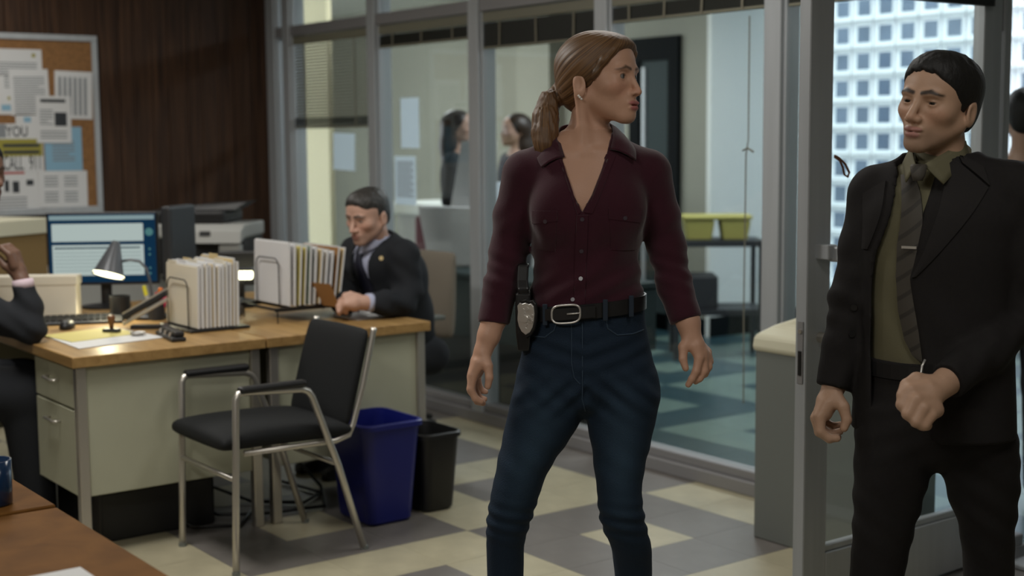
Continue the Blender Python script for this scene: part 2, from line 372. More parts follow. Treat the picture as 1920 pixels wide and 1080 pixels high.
for k, z in enumerate((.3, 1.1, 1.9)):
    MB().tube([(-2.825, DY1+.008, z-.06), (-2.825, DY1+.008, z+.06)], .011, 12).build('hinge', 'alum_dark', D)
# small loop of cord on the door glass
kl = thing('cord_loop', 'small loop of dark cord hung on the open door beside the glass', 'cord', (DX1+.012, DY0+.10, 1.405))
MB().tube([(0, 0, .03), (.002, .02, .022), (.004, .045, .004), (.006, .062, -.022), (.006, .055, -.035), (.005, .04, -.028), (.004, .034, -.006), (.003, .02, .016), (0, 0, .026)], .0035, 6).build('loop', 'stampwood', kl, True)

# ------------------------------------------------------------------ corridor beyond the glass
struct(MB().box(-14, -7.4, 7.35, 8.6, 0, ZC).build('wall_corridor', 'greenwall'))
struct(MB().box(-14.1, -14, YW, 8.6, 0, ZC).build('wall_corridor_end', 'greenwall'))
struct(MB().box(-7.4, -7.36, 7.33, 8.42, 0, ZC).build('wall_corridor_return', 'whitewall'))
struct(MB().box(-7.36, -7.345, 7.33, 8.42, 0, .15).box(-14, -7.36, 7.335, 7.35, 0, .13).build('baseboard_corridor', 'darkbase'))
struct(MB().box(-10.6, -9.50, 5.35, 5.39, 0, ZC).build('wall_pillar', 'creamwall'))
struct(MB().box(-9.55, -9.1, 7.2, 7.35, 0, ZC).build('trim_1', 'greenwall'))
# corridor door with dark frame
M['teal_dk'] = mat('grey_teal_laminate', S(48, 58, 59), .6, 0, .15)
D2 = struct(MB().box(-8.24, -8.13, 7.31, 7.36, 0, 2.245).box(-7.80, -7.69, 7.31, 7.36, 0, 2.245).box(-8.13, -7.80, 7.31, 7.36, 2.07, 2.245).build('door_2', 'darkbase'))
MB().box(-8.13, -7.80, 7.335, 7.349, 0, 2.07).build('leaf', 'teal_dk', D2)
MB().box(-8.10, -8.07, 7.318, 7.336, .1, 2.02).build('edge_strip', 'alum', D2)
# glass block window
GBY = 8.45; B = .2
GB = struct(MB().box(-7.4, 3, GBY, GBY+.1, 0, .12).build('window_20', 'whitewall'))
M['blockrim'] = translucent_mat('glass_block_rim', (.97, .985, .985, 1))
M['blockpane'] = glass_mat('glass_block_pane', (.66, .72, .78, 1), rough=.2)
M['mortar'] = mat('mortar', S(200, 212, 214), .8)
rim = MB(); h = B/2-.004; a = .060
o4 = [(-h, -h), (h, -h), (h, h), (-h, h)]; i4 = [(-a, -a), (a, -a), (a, a), (-a, a)]
for s_, yy, yi in ((1, 0, .014), ):
    vs = [(x, yy, z) for x, z in o4]+[(x, yi, z) for x, z in i4]+[(x, .09, z) for x, z in o4]+[(x, .076, z) for x, z in i4]
    rim.add(vs, [(0, 1, 5, 4), (1, 2, 6, 5), (2, 3, 7, 6), (3, 0, 4, 7), ])
rim.m = 1; rim.box(-a, a, .018, .024, -a, a)
me = bpy.data.meshes.new('glass_block'); me.from_pydata(rim.v, [], rim.f); me.materials.append(M['blockrim']); me.materials.append(M['blockpane']); me.polygons.foreach_set('material_index', rim.mi)
x0 = -7.30
ncol, nrow = 13, 13
for i in range(ncol):
    for k in range(nrow):
        o = bpy.data.objects.new('glass_block', me); COL.objects.link(o); o.location = (x0+i*B+.0, GBY+.005, .12+.1+k*B+.021); o.parent = GB
mo = MB()
for i in range(ncol+1): mo.box(x0-.1+i*B-.004, x0-.1+i*B+.004, GBY+.02, GBY+.07, .12, ZC)
for k in range(nrow+1): mo.box(x0-.1, x0-.1+ncol*B, GBY+.021, GBY+.069, .141+k*B-.004, .141+k*B+.004)
mo = mo.build('mortar_grid', 'mortar', GB)
struct(MB().box(x0-.1+ncol*B, 3, GBY, GBY+.1, 0, ZC).build('wall_far', 'whitewall'))
# neighbouring facade outside the glass blocks
fa = thing('facade', 'grey building facade seen dimly through the glass blocks', 'building', (-7, 13, 0))
M['facade'] = mat('facade_brick', S(112, 118, 126), .9, noise=(2, .2)); M['facadewin'] = mat('facade_window', S(84, 94, 108), .3)
MB().box(-8, 10, 0, .4, -1, 3.2).build('facade_wall', 'facade', fa)
for i in range(6): MB().box(-6+i*2.6, -4.8+i*2.6, -.03, .01, .6, 2.4).build('facade_window', 'facadewin', fa)
struct(MB().box(-14, 12, 8.62, 16, -.1, -.02).build('ground', 'facade'))

# corridor furniture seen through the glass
cb = thing('low_cabinet', 'grey low cabinet with black plinth behind the glass beside the seated man', 'cabinet', (-6.6, 4.75, 0))
MB().box(-.75, 1.15, -.22, .28, .36, .70).build('body', 'teal_dk', cb); MB().box(-.73, 1.13, -.2, .26, 0, .36).build('plinth', 'black', cb)
MB().box(-.77, 1.17, -.24, .3, .70, .725).build('cabinet_top', 'teal_dk', cb)
wm = thing('computer_monitor', 'back of a white computer on the grey cabinet behind the glass', 'monitor', (-6.97, 4.74, .725), .35)
MB().hexa([(-.15, -.02, .0), (.19, -.02, .0), (.19, .05, .0), (-.15, .05, .0)], [(-.21, -.05, .36), (.19, -.05, .36), (.19, 0, .36), (-.21, 0, .36)]).build('case', 'folder_w', wm, bevel=.015)
MB().box(-.1, .1, -.02, .14, 0, .012).build('stand', 'greyplast', wm)
wb = thing('display_board', 'tall white board leaning beyond the grey cabinet behind the glass', 'board', (-7.24, 4.90, .725), .45)
MB().hexa([(-.04, 0, 0), (.3, 0, 0), (.3, .02, 0), (-.04, .02, 0)], [(.06, .1, .75), (.3, .1, .75), (.3, .12, .75), (.06, .12, .75)]).build('sheet', 'folder_w', wb)
MB().hexa([(-.10, -.03, 0), (.02, -.03, 0), (.02, -.02, 0), (-.10, -.02, 0)], [(-.14, .0, .28), (-.05, .0, .28), (-.05, .01, .28), (-.14, .01, .28)]).build('yellow_slip', 'folder_y', wb)
wt = thing('side_counter', 'white counter far behind the glass left of the seated man', 'counter', (-9.3, 6.3, 0))
MB().box(-.45, 1.15, -.25, .3, .88, .98).build('counter_top', 'whitewall', wt, bevel=.01); MB().box(-.40, 1.10, -.2, .28, 0, .88).build('counter_base', 'greyplast', wt)
rs = thing('lounge_chair', 'dark red chair behind the glass right of the seated man', 'chair', (-8.15, 5.35, 0), .3)
MB().box(-.27, .27, -.25, .25, .38, .48).build('seat', 'redfab', rs, bevel=.03); MB().box(-.27, .27, .18, .27, .46, .94).build('backrest', 'redfab', rs, bevel=.03)
for sx in (-.23, .23):
    for sy in (-.2, .22): MB().tube([(sx, sy, 0), (sx, sy, .39)], .016, 8).build('leg', 'blackmetal', rs)
ys = thing('wall_organizer', 'yellow plastic bins stacked on a dark trolley in the corridor', 'trolley', (-6.72, 6.75, .0), .9)
MB().box(-.3, .3, -.2, .2, .30, .34).box(-.3, .3, -.2, .2, .76, .80).build('shelf', 'darkgrey', ys)
for sx in (-.28, .28):
    for sy in (-.18, .18): MB().tube([(sx, sy, 0), (sx, sy, .80)], .018, 8).build('leg', 'darkgrey', ys)
MB().box(-.26, .0, -.16, .16, .34, .56).build('equipment_box', 'darkgrey', ys, bevel=.01)
for q in (-1, 1):
    bb = MB(); bb.hexa([(q*.12-.08, -.10, .80), (q*.12+.08, -.10, .80), (q*.12+.08, .10, .80), (q*.12-.08, .10, .80)], [(q*.12-.10, -.12, .93), (q*.12+.10, -.12, .93), (q*.12+.10, .12, .93), (q*.12-.10, .12, .93)])
    bb.build('bin', 'yellow', ys, bevel=.008)
MB().box(-.23, .23, -.13, .13, .935, .965).build('bin_lid', 'yellow', ys, bevel=.01)
# ------------------------------------------------------------------ bulletin board on the wood wall
X0 = XW+.006
bb = thing('bulletin_board', 'cork bulletin board in a pale aluminium frame on the wood wall', 'bulletin board', (X0, 2.3, 1.07))
def onwall(mb_y0, mb_y1, z0, z1, d0, d1): return MB().box(d0, d1, mb_y0, mb_y1, z0, z1)
BY0, BY1, BZ = -.75, .765, 1.045      # local y extents, height
onwall(BY0, BY1, 0, BZ, 0, .012).build('cork_panel', 'cork', bb)
for a in ((BY0, BY1, -.005, .035), (BY0, BY1, BZ-.035, BZ)): onwall(*a, 0, .025).build('frame_rail', 'alum', bb, bevel=.003, seg=1)
for a in ((BY0, BY0+.035, .035, BZ-.035), (BY1-.035, BY1, .035, BZ-.035)): onwall(*a, 0, .025).build('frame_rail', 'alum', bb, bevel=.003, seg=1)
XB = X0+.013
def board_sheet(label, ya, yb, za, zb, m='paper', rot=0, layer=0, draw=None, name='pinned_sheet'):
    cy, cz = (ya+yb)/2, (za+zb)/2
    t = thing(name, label, 'paper', (XB+layer*.0022, cy, cz), 0, 'sheets pinned to the bulletin board'); t.rotation_euler = (rot, 0, 0)
    hw, hh = (yb-ya)/2, (zb-za)/2
    MB().box(0, .0012, -hw, hw, -hh, hh).build('sheet', m, t)
    def bar(y0, y1, z0, z1, mm, nm='print'): MB().box(.0012, .0017, y0*hw, y1*hw, z0*hh, z1*hh).build(nm, mm, t)
    if draw: draw(bar, t, hw, hh)
    return t
def lines(bar, n, y0, y1, z0, z1, m='papergrey'):
    for k in range(n):
        z = z1-(z1-z0)*(k+.5)/n; bar(y0, y1 if k % 5 != 4 else y1-.3, z-.22*(z1-z0)/n, z+.22*(z1-z0)/n, m)
def yz(px, py):   # photo pixel of the board to (y, z) on the wall plane, worked out once for the layout
    d = _f+_r*(px-960)/FL-_u*(py-540)/FL; k = X0/d[0]; return d[1]*k, HCAM+d[2]*k
def sheet_px(label, x0, y0, x1, y1, **kw):
    a = yz(x0, y0); b = yz(x1, y1); c = yz(x1, y0); d = yz(x0, y1)
    return board_sheet(label, (a[0]+d[0])/2, (b[0]+c[0])/2, (b[1]+d[1])/2, (a[1]+c[1])/2, **kw)
sheet_px('white notice with a grey text block and round seal at the top of the board', -20, 92, 77, 142, draw=lambda bar, t, w, h: (lines(bar, 5, -.7, .8, -.9, .05), MB().disc((.0012, .68*w, .55*h), .012, (1, 0, 0), .0006).build('seal', 'inkyellow', t)))
sheet_px('white memo half hidden by the head of the person at the left desk', -20, 140, 30, 215, draw=lambda bar, t, w, h: (lines(bar, 4, .1, .9, .3, .95), bar(.3, .85, -.25, -.1, 'inkyellow'), bar(-.2, .6, -.8, -.5, 'paperblue')))
sheet_px('tall sheet of dense small print left of the coloured photo notice', 17, 130, 90, 216, rot=.02, layer=1, draw=lambda bar, t, w, h: lines(bar, 16, -.8, .8, -.92, .7))
sheet_px('tall sheet with columns of print beside the right frame of the board', 101, 134, 171, 223, rot=-.03, layer=1, draw=lambda bar, t, w, h: [bar(-.8+q*.27, -.65+q*.27, -.85, .75, 'papergrey') for q in range(6)])
sheet_px('white notice with a dark photo, overlapping the others in the middle of the board', 66, 180, 131, 268, rot=-.01, layer=3, draw=lambda bar, t, w, h: (bar(-.75, .7, .72, .86, 'ink'), bar(.05, .75, -.28, .3, 'ink', 'photo'), lines(bar, 6, -.8, -.05, -.25, .45), lines(bar, 3, -.8, .75, -.85, -.45)))
sheet_px('small colour sheet with blue marks under the dense print', 28, 214, 72, 258, layer=1, draw=lambda bar, t, w, h: (bar(-.3, .3, .3, .75, 'paperblue'), bar(-.6, .5, -.5, -.25, 'folder_y')))
sheet_px('pale blue sheet with a block of text', 82, 238, 152, 320, m='paperblue', layer=1, draw=lambda bar, t, w, h: lines(bar, 7, -.6, .6, -.6, .4))
sheet_px('white sheet of four small text blocks at the lower right of the board', 70, 320, 162, 388, rot=-.01, layer=2, draw=lambda bar, t, w, h: [lines(bar, 4, -.75+q*.8, -.2+q*.8, -.75+p*.85, -.1+p*.85) for q in (0, 1) for p in (0, 1)])
po = sheet_px('emergency poster with olive band reading CALL 911', -60, 232, 79, 322, layer=2, name='poster')
sheet_px('white flyer with red heading and dark pictures at the lower left of the board', -40, 312, 70, 398, layer=1, draw=lambda bar, t, w, h: (bar(-.5, .55, .66, .82, 'inkred'), bar(-.15, .0, -.1, .4, 'ink'), bar(.12, .35, -.15, .35, 'ink'), bar(.6, .85, .15, .4, 'ink'), lines(bar, 4, -.8, .6, -.85, -.3)))
_w, _h = None, None
def poster_text():
    hw = max(v.co.y for v in po.children[0].data.vertices); hh = max(v.co.z for v in po.children[0].data.vertices)
    MB().box(.0012, .0017, -hw, hw*.98, -.36*hh, .36*hh).build('band', 'inkyellow', po)
    MB().box(.0012, .0018, -hw, -.0*hw, .42*hh, .98*hh).build('photo', 'papergrey', po)
    R = (PI/2, 0, PI/2)
    a_ = text_mesh('YOU', .085, 'lettering', 'ink', po, (.002, .30*hw, .47*hh), R, .001); a_.scale = (.7, 1, 1)
    a_ = text_mesh('CALL', .115, 'lettering', 'ink', po, (.002, .16*hw, -.92*hh), R, .0005); a_.scale = (.44, 1, 1); a_ = text_mesh('911', .115, 'lettering', 'ink', po, (.002, .77*hw, -.92*hh), R, .0005); a_.scale = (.44, 1, 1)
    for z0 in (.02, -.26):
        MB().box(.0018, .0022, -.1*hw, .9*hw, z0*hh, (z0+.14)*hh).build('small_print', 'ink', po)
poster_text()
random.seed(3)

# ------------------------------------------------------------------ desks
def desk(name, label, y0, y1, front):      # end at x=-4.80, long axis away from the camera; front = -1: drawers face -y
    t = thing(name, label, 'desk', (-4.80, (y0+y1)/2, 0), 0, 'office desks')
    hy = (y1-y0)/2-.002; Lx = 1.52
    MB().box(-Lx, 0, -hy, hy, .70, .74).build('desktop', ['laminate'], t, bevel=.003, seg=1)
    MB().box(-.048, -.032, -hy+.055, hy-.055, .225, .70).build('end_panel', 'creamsteel', t, bevel=.003, seg=1)
    MB().box(-Lx+.032, -Lx+.048, -hy+.055, hy-.055, .225, .70).build('end_panel', 'creamsteel', t)
    for xx in (-.055, -Lx+.025):
        for yy in (-hy+.018, hy-.055): MB().box(xx, xx+.037, yy, yy+.037, 0, .70).build('leg', 'chrome', t, bevel=.003, seg=1)
    MB().box(-Lx+.06, -.06, -front*(hy-.08)-.008, -front*(hy-.08)+.008, .225, .70).build('modesty_panel', 'creamsteel', t)  # added panel that darkens the space beneath the desk
    f0 = front*(hy-.02)
    pd = MB().box(-.475, -.055, min(f0-front*.015, -f0*.4), max(f0-front*.015, -f0*.4), .225, .70).build('pedestal', 'creamsteel', t)
    for za, zb in ((.545, .692), (.228, .538)):
        d = MB().box(-.472, -.058, min(f0, f0-front*.014), max(f0, f0-front*.014), za, zb).build('drawer', 'creamsteel', t, bevel=.003, seg=1)
        zc = zb-.06 if zb-za > .2 else (za+zb)/2+.012
        MB().tube([(-.32, f0, zc), (-.32, f0+front*.024, zc), (-.21, f0+front*.024, zc), (-.21, f0, zc)], .0045, 8).build('handle', 'chrome', d, True)
    return t
desk('office_desk', 'near office desk with cream end panel and drawers facing the left person', 1.655, 2.41, -1)
desk('office_desk', 'far office desk with cream end panel where the seated man works', 2.412, 3.167, 1)
# cables and power strip under the desks
for q, pts in enumerate([[(-5.3, 2.2, .5), (-5.2, 2.2, .1), (-5.05, 2.3, .012), (-4.95, 2.45, .012), (-4.9, 2.7, .012), (-5.2, 2.85, .012), (-5.5, 2.7, .3)],
                         [(-5.5, 2.3, .5), (-5.4, 2.35, .08), (-5.15, 2.5, .012), (-5.0, 2.66, .012), (-5.1, 2.8, .012), (-5.4, 2.75, .012)],
                         [(-5.2, 2.0, .6), (-5.15, 2.05, .1), (-4.95, 2.15, .012), (-4.85, 2.3, .012), (-5.0, 2.42, .012)]]):
    tag(MB().tube(pts, .007, 8).build('power_cable', 'black', None, True), ['black cable looping on the floor under the desk joint', 'black cable trailing furthest under the far desk', 'black cable curled by the legs of the near desk'][q], 'cable', 'cables under the desks')
tag(MB().box(-5.46, -4.98, 1.80, 2.26, .0, .19).build('shade_block', 'black', None, bevel=.01), 'black block added to darken the floor under the near desk', 'shade block')  # black box put in for the darkness below the desk

# foreground tables bottom left
for nm, lab, xa, xb, zt in (('work_table', 'brown wooden table filling the bottom left corner', -2.842, -1.2, .74), ('work_table', 'brown wooden table at the left edge with the blue mug', -4.35, -2.85, .744)):
    t = thing(nm, lab, 'table', ((xa+xb)/2, .5, 0), 0, 'foreground tables')
    hx = (xb-xa)/2
    MB().box(-hx, hx, -.45, .437, zt-.032, zt).build('tabletop', 'laminate_dark', t, bevel=.003, seg=1)
    for sx in (-1, 1):
        for sy in (-.4, .36): MB().box(sx*(hx-.06)-.02, sx*(hx-.06)+.02, sy-.02, sy+.02, 0, zt-.032).build('leg', 'blackmetal', t)
    MB().box(-hx+.08, hx-.08, .33, .345, .30, zt-.032).build('modesty_panel', 'laminate_dark', t)
tag(MB().hexa([(-2.385, .60, 0.7405), (-2.10, .60, 0.7405), (-2.10, .822, 0.7405), (-2.385, .822, 0.7405)], [(-2.385, .60, 0.748), (-2.10, .60, 0.748), (-2.10, .822, 0.748), (-2.385, .822, 0.748)]).build('paper_pad', 'paper'), 'white paper pad on the brown table at the bottom edge', 'paper')
mg = thing('mug', 'dark blue mug on the brown table at the left edge', 'mug', (-2.932, .832, .744))
MB().lathe([(.036, 0), (.040, .004), (.041, .095), (.037, .095), (.036, .008)], n=28).build('cup', mat('blue_glaze', S(20, 44, 74), .15, 0, .6), mg, True)
MB().tube([(.0, -.038, .08), (.0, -.062, .075), (.0, -.068, .05), (.0, -.058, .025), (.0, -.038, .02)], .006, 8).build('handle', mat('blue_glaze_handle', S(20, 44, 74), .15, 0, .6), mg, True)

# ------------------------------------------------------------------ black stacking chair with chrome frame (faces -y)
ch = thing('stacking_chair', 'black upholstered armchair with chrome tube frame in front of the desks', 'chair', (-4.545, 2.28, 0))
xl, xr = -.225, .225
r_ = .0128
for sx, nm in ((xl, 'side_frame'), (xr, 'side_frame')):
    MB().tube([(sx, -.25, .0), (sx, -.243, .25), (sx, -.232, .615), (sx, -.222, .632), (sx, -.20, .636), (sx, .02, .622), (sx, .045, .612), (sx, .06, .592), (sx, .16, .33), (sx, .262, .0)], r_, 12).build('side_frame', 'chrome', ch, True)
    MB().box(sx-.02, sx+.02, -.22, .035, .632, .656).build('arm_pad', 'black', ch, bevel=.009)
    for yy in (-.25, .262): MB().tube([(sx, yy, 0), (sx, yy, .014)], .0145, 12).build('foot_cap', 'greymetal', ch)
    MB().tube([(sx*.93, -.20, .42), (sx*.93, .16, .415), (sx*.93, .215, .43), (sx*.93, .235, .47), (sx*.95, .275, .60), (sx*.95, .325, .80), (sx*.95, .328, .812)], .011, 10).build('back_upright', 'chrome', ch, True)
MB().tube([(xl, -.242, .335), (xr, -.242, .335)], .009, 10).build('crossbar', 'chrome', ch, True)
MB().tube([(xl, .165, .33), (xr, .165, .33)], .009, 10).build('crossbar', 'chrome', ch, True)
# cushion seat
def cushion(name, m, parent, prof, hw, edge=.03, n=7):
    """prof: list of (centre y, centre z, normal y, normal z, half thickness) along the panel; swept across x with rounded rim"""
    rings = []
    xs = [-1, -.97, -.9, -.6, 0, .6, .9, .97, 1]
    th = [.25, .62, .9, 1, 1.04, 1, .9, .62, .25]
    top, bot = [], []
    for q, (cy, cz, ny, nz, t) in enumerate(prof):
        e = min(q, len(prof)-1-q); k = (.3, .8, 1)[min(e, 2)]
        top.append([(x*hw*(1 if e else .985), cy+ny*t*k*s, cz+nz*t*k*s) for x, s in zip(xs, th)])
        bot.append([(x*hw*(1 if e else .985), cy-ny*t*k*s, cz-nz*t*k*s) for x, s in zip(xs, th)])
    rr = [tp+bt[::-1] for tp, bt in zip(top, bot)]
    mb = MB(); mb.loft(rr, True); o = mb.build(name, m, parent, True)
    s = o.modifiers.new('sub', 'SUBSURF'); s.levels = 1; s.render_levels = 1
    return o
cushion('seat', 'blackfab', ch, [(-.285, .455, 0, 1, .026), (-.28, .458, 0, 1, .03), (-.25, .462, 0, 1, .034), (-.1, .463, 0, 1, .036), (.08, .458, 0, 1, .036), (.19, .452, 0, 1, .034), (.225, .45, 0, 1, .03), (.23, .45, 0, 1, .024)], .222)
cushion('backrest', 'blackfab', ch, [(.205, .455, -.97, .24, .02), (.21, .47, -.97, .24, .024), (.222, .51, -.97, .24, .026), (.255, .63, -.96, .27, .026), (.285, .74, -.96, .27, .024), (.301, .795, -.96, .27, .022), (.305, .812, -.96, .27, .016)], .212)

# ------------------------------------------------------------------ waste bins
def bin_(name, label, m, cx, cy, rz, bx, by, tx, ty, h, rimw):
    t = thing(name, label, 'bin', (cx, cy, 0), rz, 'waste bins')
    def rr(hx, hy, z, rad, n=6):
        pts = []
        for q, (sx, sy) in enumerate(((1, 1), (-1, 1), (-1, -1), (1, -1))):
            for k in range(n+1):
                a = PI/2*q+PI/2*k/n; pts.append((sx*(hx-rad)+rad*math.cos(a), sy*(hy-rad)+rad*math.sin(a), z))
        return pts
    MB().loft([rr(bx-.012, by-.012, 0, .03), rr(bx, by, .012, .035), rr(tx-.004, ty-.004, h-.02, .045), rr(tx-.008, ty-.008, h-.02, .045), rr(bx-.006, by-.006, .02, .035)], True).build('bin_body', m, t, 'auto')
    MB().loft([rr(tx-.008, ty-.008, h-.022, .045), rr(tx+rimw, ty+rimw, h-.022, .05), rr(tx+rimw, ty+rimw, h-.004, .05), rr(tx+rimw-.005, ty+rimw-.005, h, .048), rr(tx-.006, ty-.006, h, .044), rr(tx-.008, ty-.008, h-.022, .045)], False).build('rim', m, t, 'auto')
    return t
bin_('recycling_bin', 'tall blue plastic recycling bin behind the armchair', 'blueplast', -4.668, 2.80, 0, .13, .10, .160, .135, .405, .008)
bin_('waste_bin', 'smaller black plastic waste bin right of the blue bin', 'binblack', -4.68, 3.05, .0, .105, .075, .135, .098, .325, .005)

# ------------------------------------------------------------------ grey receptacle with cream lid by the door
gb = thing('litter_receptacle', 'grey metal cabinet bin with cream sloped lid behind the open door', 'bin', (-3.27, 3.95, 0))
MB().box(-.275, .275, -.18, .17, .0, .72).build('cabinet_body', 'greymetal', gb, bevel=.004, seg=1)
MB().box(-.255, .255, -.165, .155, -.001, .02).build('kick_base', 'black', gb)
lid = MB()
def rect(hx, hy, z, cy=-.005): return [(-hx, cy-hy, z), (hx, cy-hy, z), (hx, cy+hy, z), (-hx, cy+hy, z)]
lid.loft([rect(.282, .182, .705), rect(.285, .185, .725), rect(.282, .18, .765), rect(.24, .12, .80), [(-.10, -.11, .85), (.10, -.11, .85), (.10, .10, .85), (-.10, .10, .85)]], True)
lid.build('lid', 'creamlid', gb, bevel=.012)
MB().box(-.08, .08, -.128, -.10, .775, .84).build('flap', 'creamlid', gb, bevel=.004)

# ------------------------------------------------------------------ things on the near desk
ZT = .7405
LR = YAW      # rotation that turns local x to the camera's right
def camrot(o, extra=0): o.rotation_euler = (0, 0, PI/2-0.6417+extra)
# monitor
mo = thing('computer_monitor', 'lit widescreen monitor showing white windows on blue behind the desk lamp', 'monitor', (-6.155, 2.288, .74), 0.929+.10)
MB().box(-.245, .245, -.01, .035, .105, .435).build('bezel', 'black', mo, bevel=.006)
MB().hexa([(-.12, .03, .16), (.12, .03, .16), (.1, .06, .2), (-.1, .06, .2)], [(-.12, .03, .40), (.12, .03, .40), (.1, .06, .36), (-.1, .06, .36)]).build('back_shell', 'black', mo)
MB().tube([(0, .04, .0), (0, .04, .2)], .025, 12).build('stand_neck', 'black', mo); MB().lathe([(.11, 0), (.11, .008), (.03, .018)], (0, .03, 0), 24).build('stand_foot', 'black', mo, 'auto')
SCRN = {k: emit_mat('screen_'+k, c, s) for k, c, s in (('blue', S(20, 52, 78), .8), ('white', S(196, 212, 208), .75), ('bar', S(160, 186, 190), .62), ('row', S(140, 164, 168), .55), ('icon', S(96, 150, 150), .6), ('line', S(44, 66, 82), .7))}
M.update({'scr_'+k: v for k, v in SCRN.items()})
scr = MB().box(-.236, .236, -.0118, -.0098, .118, .427).build('screen', 'scr_blue', mo)
def sb(x0, x1, z0, z1, k, nm='screen_window'): MB().box(-.236+x0*.472, -.236+x1*.472, -.0126, -.0117, .427-z1*.309, .427-z0*.309).build(nm, 'scr_'+k, scr, bevel=.004 if nm == 'screen_window' else 0)
sb(.01, .99, .02, .085, 'bar', 'title_bar'); sb(.03, .885, .14, .40, 'white'); sb(.03, .885, .45, .90, 'white')
def sl(x0, x1, z0, z1, k, nm): MB().box(-.236+x0*.472, -.236+x1*.472, -.0132, -.0125, .427-z1*.309, .427-z0*.309).build(nm, 'scr_'+k, scr)
sl(.05, .85, .485, .505, 'line', 'screen_row')
for q in range(6): sl(.05, .86, .56+q*.052, .567+q*.052, 'row', 'screen_row')
MB().disc((-.236+.94*.472, -.0117, .427-.27*.309), .018, (0, -1, 0), .001, 20).build('round_icon', 'scr_icon', scr)
for q in (.52, .60, .80, .88): MB().disc((-.236+.94*.472, -.0117, .427-q*.309), .005, (0, -1, 0), .001, 10).build('screen_icon', 'scr_icon', scr)
for q in range(6): sl(.03+q*.035, .045+q*.035, .935, .96, 'row', 'task_icon')
# second monitor seen from behind
m2 = thing('computer_monitor', 'dark back of a monitor beside the lit screen', 'monitor', (-6.02, 2.60, .74), .929+1.35)
MB().box(-.13, .13, -.02, .03, .12, .46).build('case', 'darkgrey', m2, bevel=.012); MB().tube([(0, .0, 0), (0, .0, .2)], .025, 12).build('stand_neck', 'black', m2); MB().lathe([(.1, 0), (.1, .008), (.03, .016)], n=24).build('stand_foot', 'black', m2, 'auto')
# desk lamp
dl = thing('desk_lamp', 'grey gooseneck desk lamp with a lit cone shade', 'lamp', (-5.748, 2.165, ZT), .929)
ax = Vector((.19, 0, 1)).normalized()
def cone(p0, p1, r0, r1, th=.003, n=28):
    p0, p1 = Vector(p0), Vector(p1); t = (p1-p0).normalized(); a = t.orthogonal().normalized(); b = t.cross(a)
    ring = lambda p, r: [tuple(p+a*r*math.cos(2*PI*k/n)+b*r*math.sin(2*PI*k/n)) for k in range(n)]
    return MB().loft([ring(p0, r0), ring(p1, r1), ring(p1+t*.012, r1*.7), ring(p1+t*.012-t*.004, r1*.6), ring(p1-t*.004, r1-th), ring(p0, r0-th), ring(p0, r0)], False)
pb, pt = (-.004, -.026, .184), (.022, .014, .318)
cone(pb, pt, .068, .020).build('lamp_shade', 'lampgrey', dl, 'auto')
q0 = Vector(pb); tv = (Vector(pt)-q0).normalized()
MB().tube([q0+tv*.004, q0+tv*.010], .066, 28).build('bulb_diffuser', 'lampglow', dl)
MB().tube([(.045, .0, .245), (.085, .0, .252), (.125, .0, .245), (.152, .0, .215), (.165, .0, .165), (.172, 0, .10), (.172, .0, .015)], .0055, 10).build('gooseneck', 'lampgrey', dl, True)
MB().lathe([(.075, 0), (.075, .012), (.06, .02), (.01, .024)], (.165, .01, 0), 28).build('lamp_base', 'black', dl, 'auto')
pl = bpy.data.lights.new('bulb', 'SPOT'); pl.energy = 5; pl.color = (1, .9, .6); pl.shadow_soft_size = .03; pl.spot_size = 2.3; pl.spot_blend = .6
po_ = bpy.data.objects.new('bulb', pl); COL.objects.link(po_); po_.parent = dl; po_.location = (-.006, -.056, .178); po_.rotation_euler = (-.5, 0, 0)
# black pen cup under the lamp, pencils and markers
pc_ = thing('pen_cup', 'black pen cup under the lamp shade', 'pen cup', (-5.72, 2.19, ZT), .4)
MB().lathe([(.042, 0), (.043, .1), (.039, .1), (.038, .006)], n=24).build('cup', 'black', pc_, 'auto')
MB().lathe([(.05, .0), (.05, .004)], n=24).build('cup_foot', 'black', pc_)
def marker(label, base, tip, r, body, cap, nm='marker_pen'):
    t = thing(nm, label, 'pen', base, 0, 'pens and markers on the near desk'); b = Vector(tip)-Vector(base)
    MB().tube([(0, 0, 0), b*.72], r, 10).build('barrel', body, t); MB().tube([b*.70, b*.98, b], [r*1.15, r*1.1, r*.7], 10).build('cap', cap, t)
holder = thing('marker_holder', 'clear grey cup of markers beside the file rack', 'pen cup', (-5.60, 2.30, ZT))
MB().lathe([(.036, 0), (.038, .085), (.035, .085), (.034, .005)], n=20).build('cup', 'darkgrey', holder, 'auto')
marker('yellow-capped highlighter standing in the marker cup', (-5.605, 2.285, ZT+.006), (-5.63, 2.262, ZT+.145), .008, 'greyplast', 'pen_yellow')
marker('orange-capped marker standing in the marker cup', (-5.60, 2.30, ZT+.006), (-5.585, 2.318, ZT+.135), .009, 'pen_red', 'pen_orange')
marker('pink-capped highlighter standing in the marker cup', (-5.59, 2.305, ZT+.006), (-5.575, 2.35, ZT+.13), .011, 'pen_pink', 'pen_pink')
marker('red marker leaning lowest in the marker cup', (-5.595, 2.29, ZT+.006), (-5.60, 2.31, ZT+.115), .010, 'pen_red', 'pen_red')
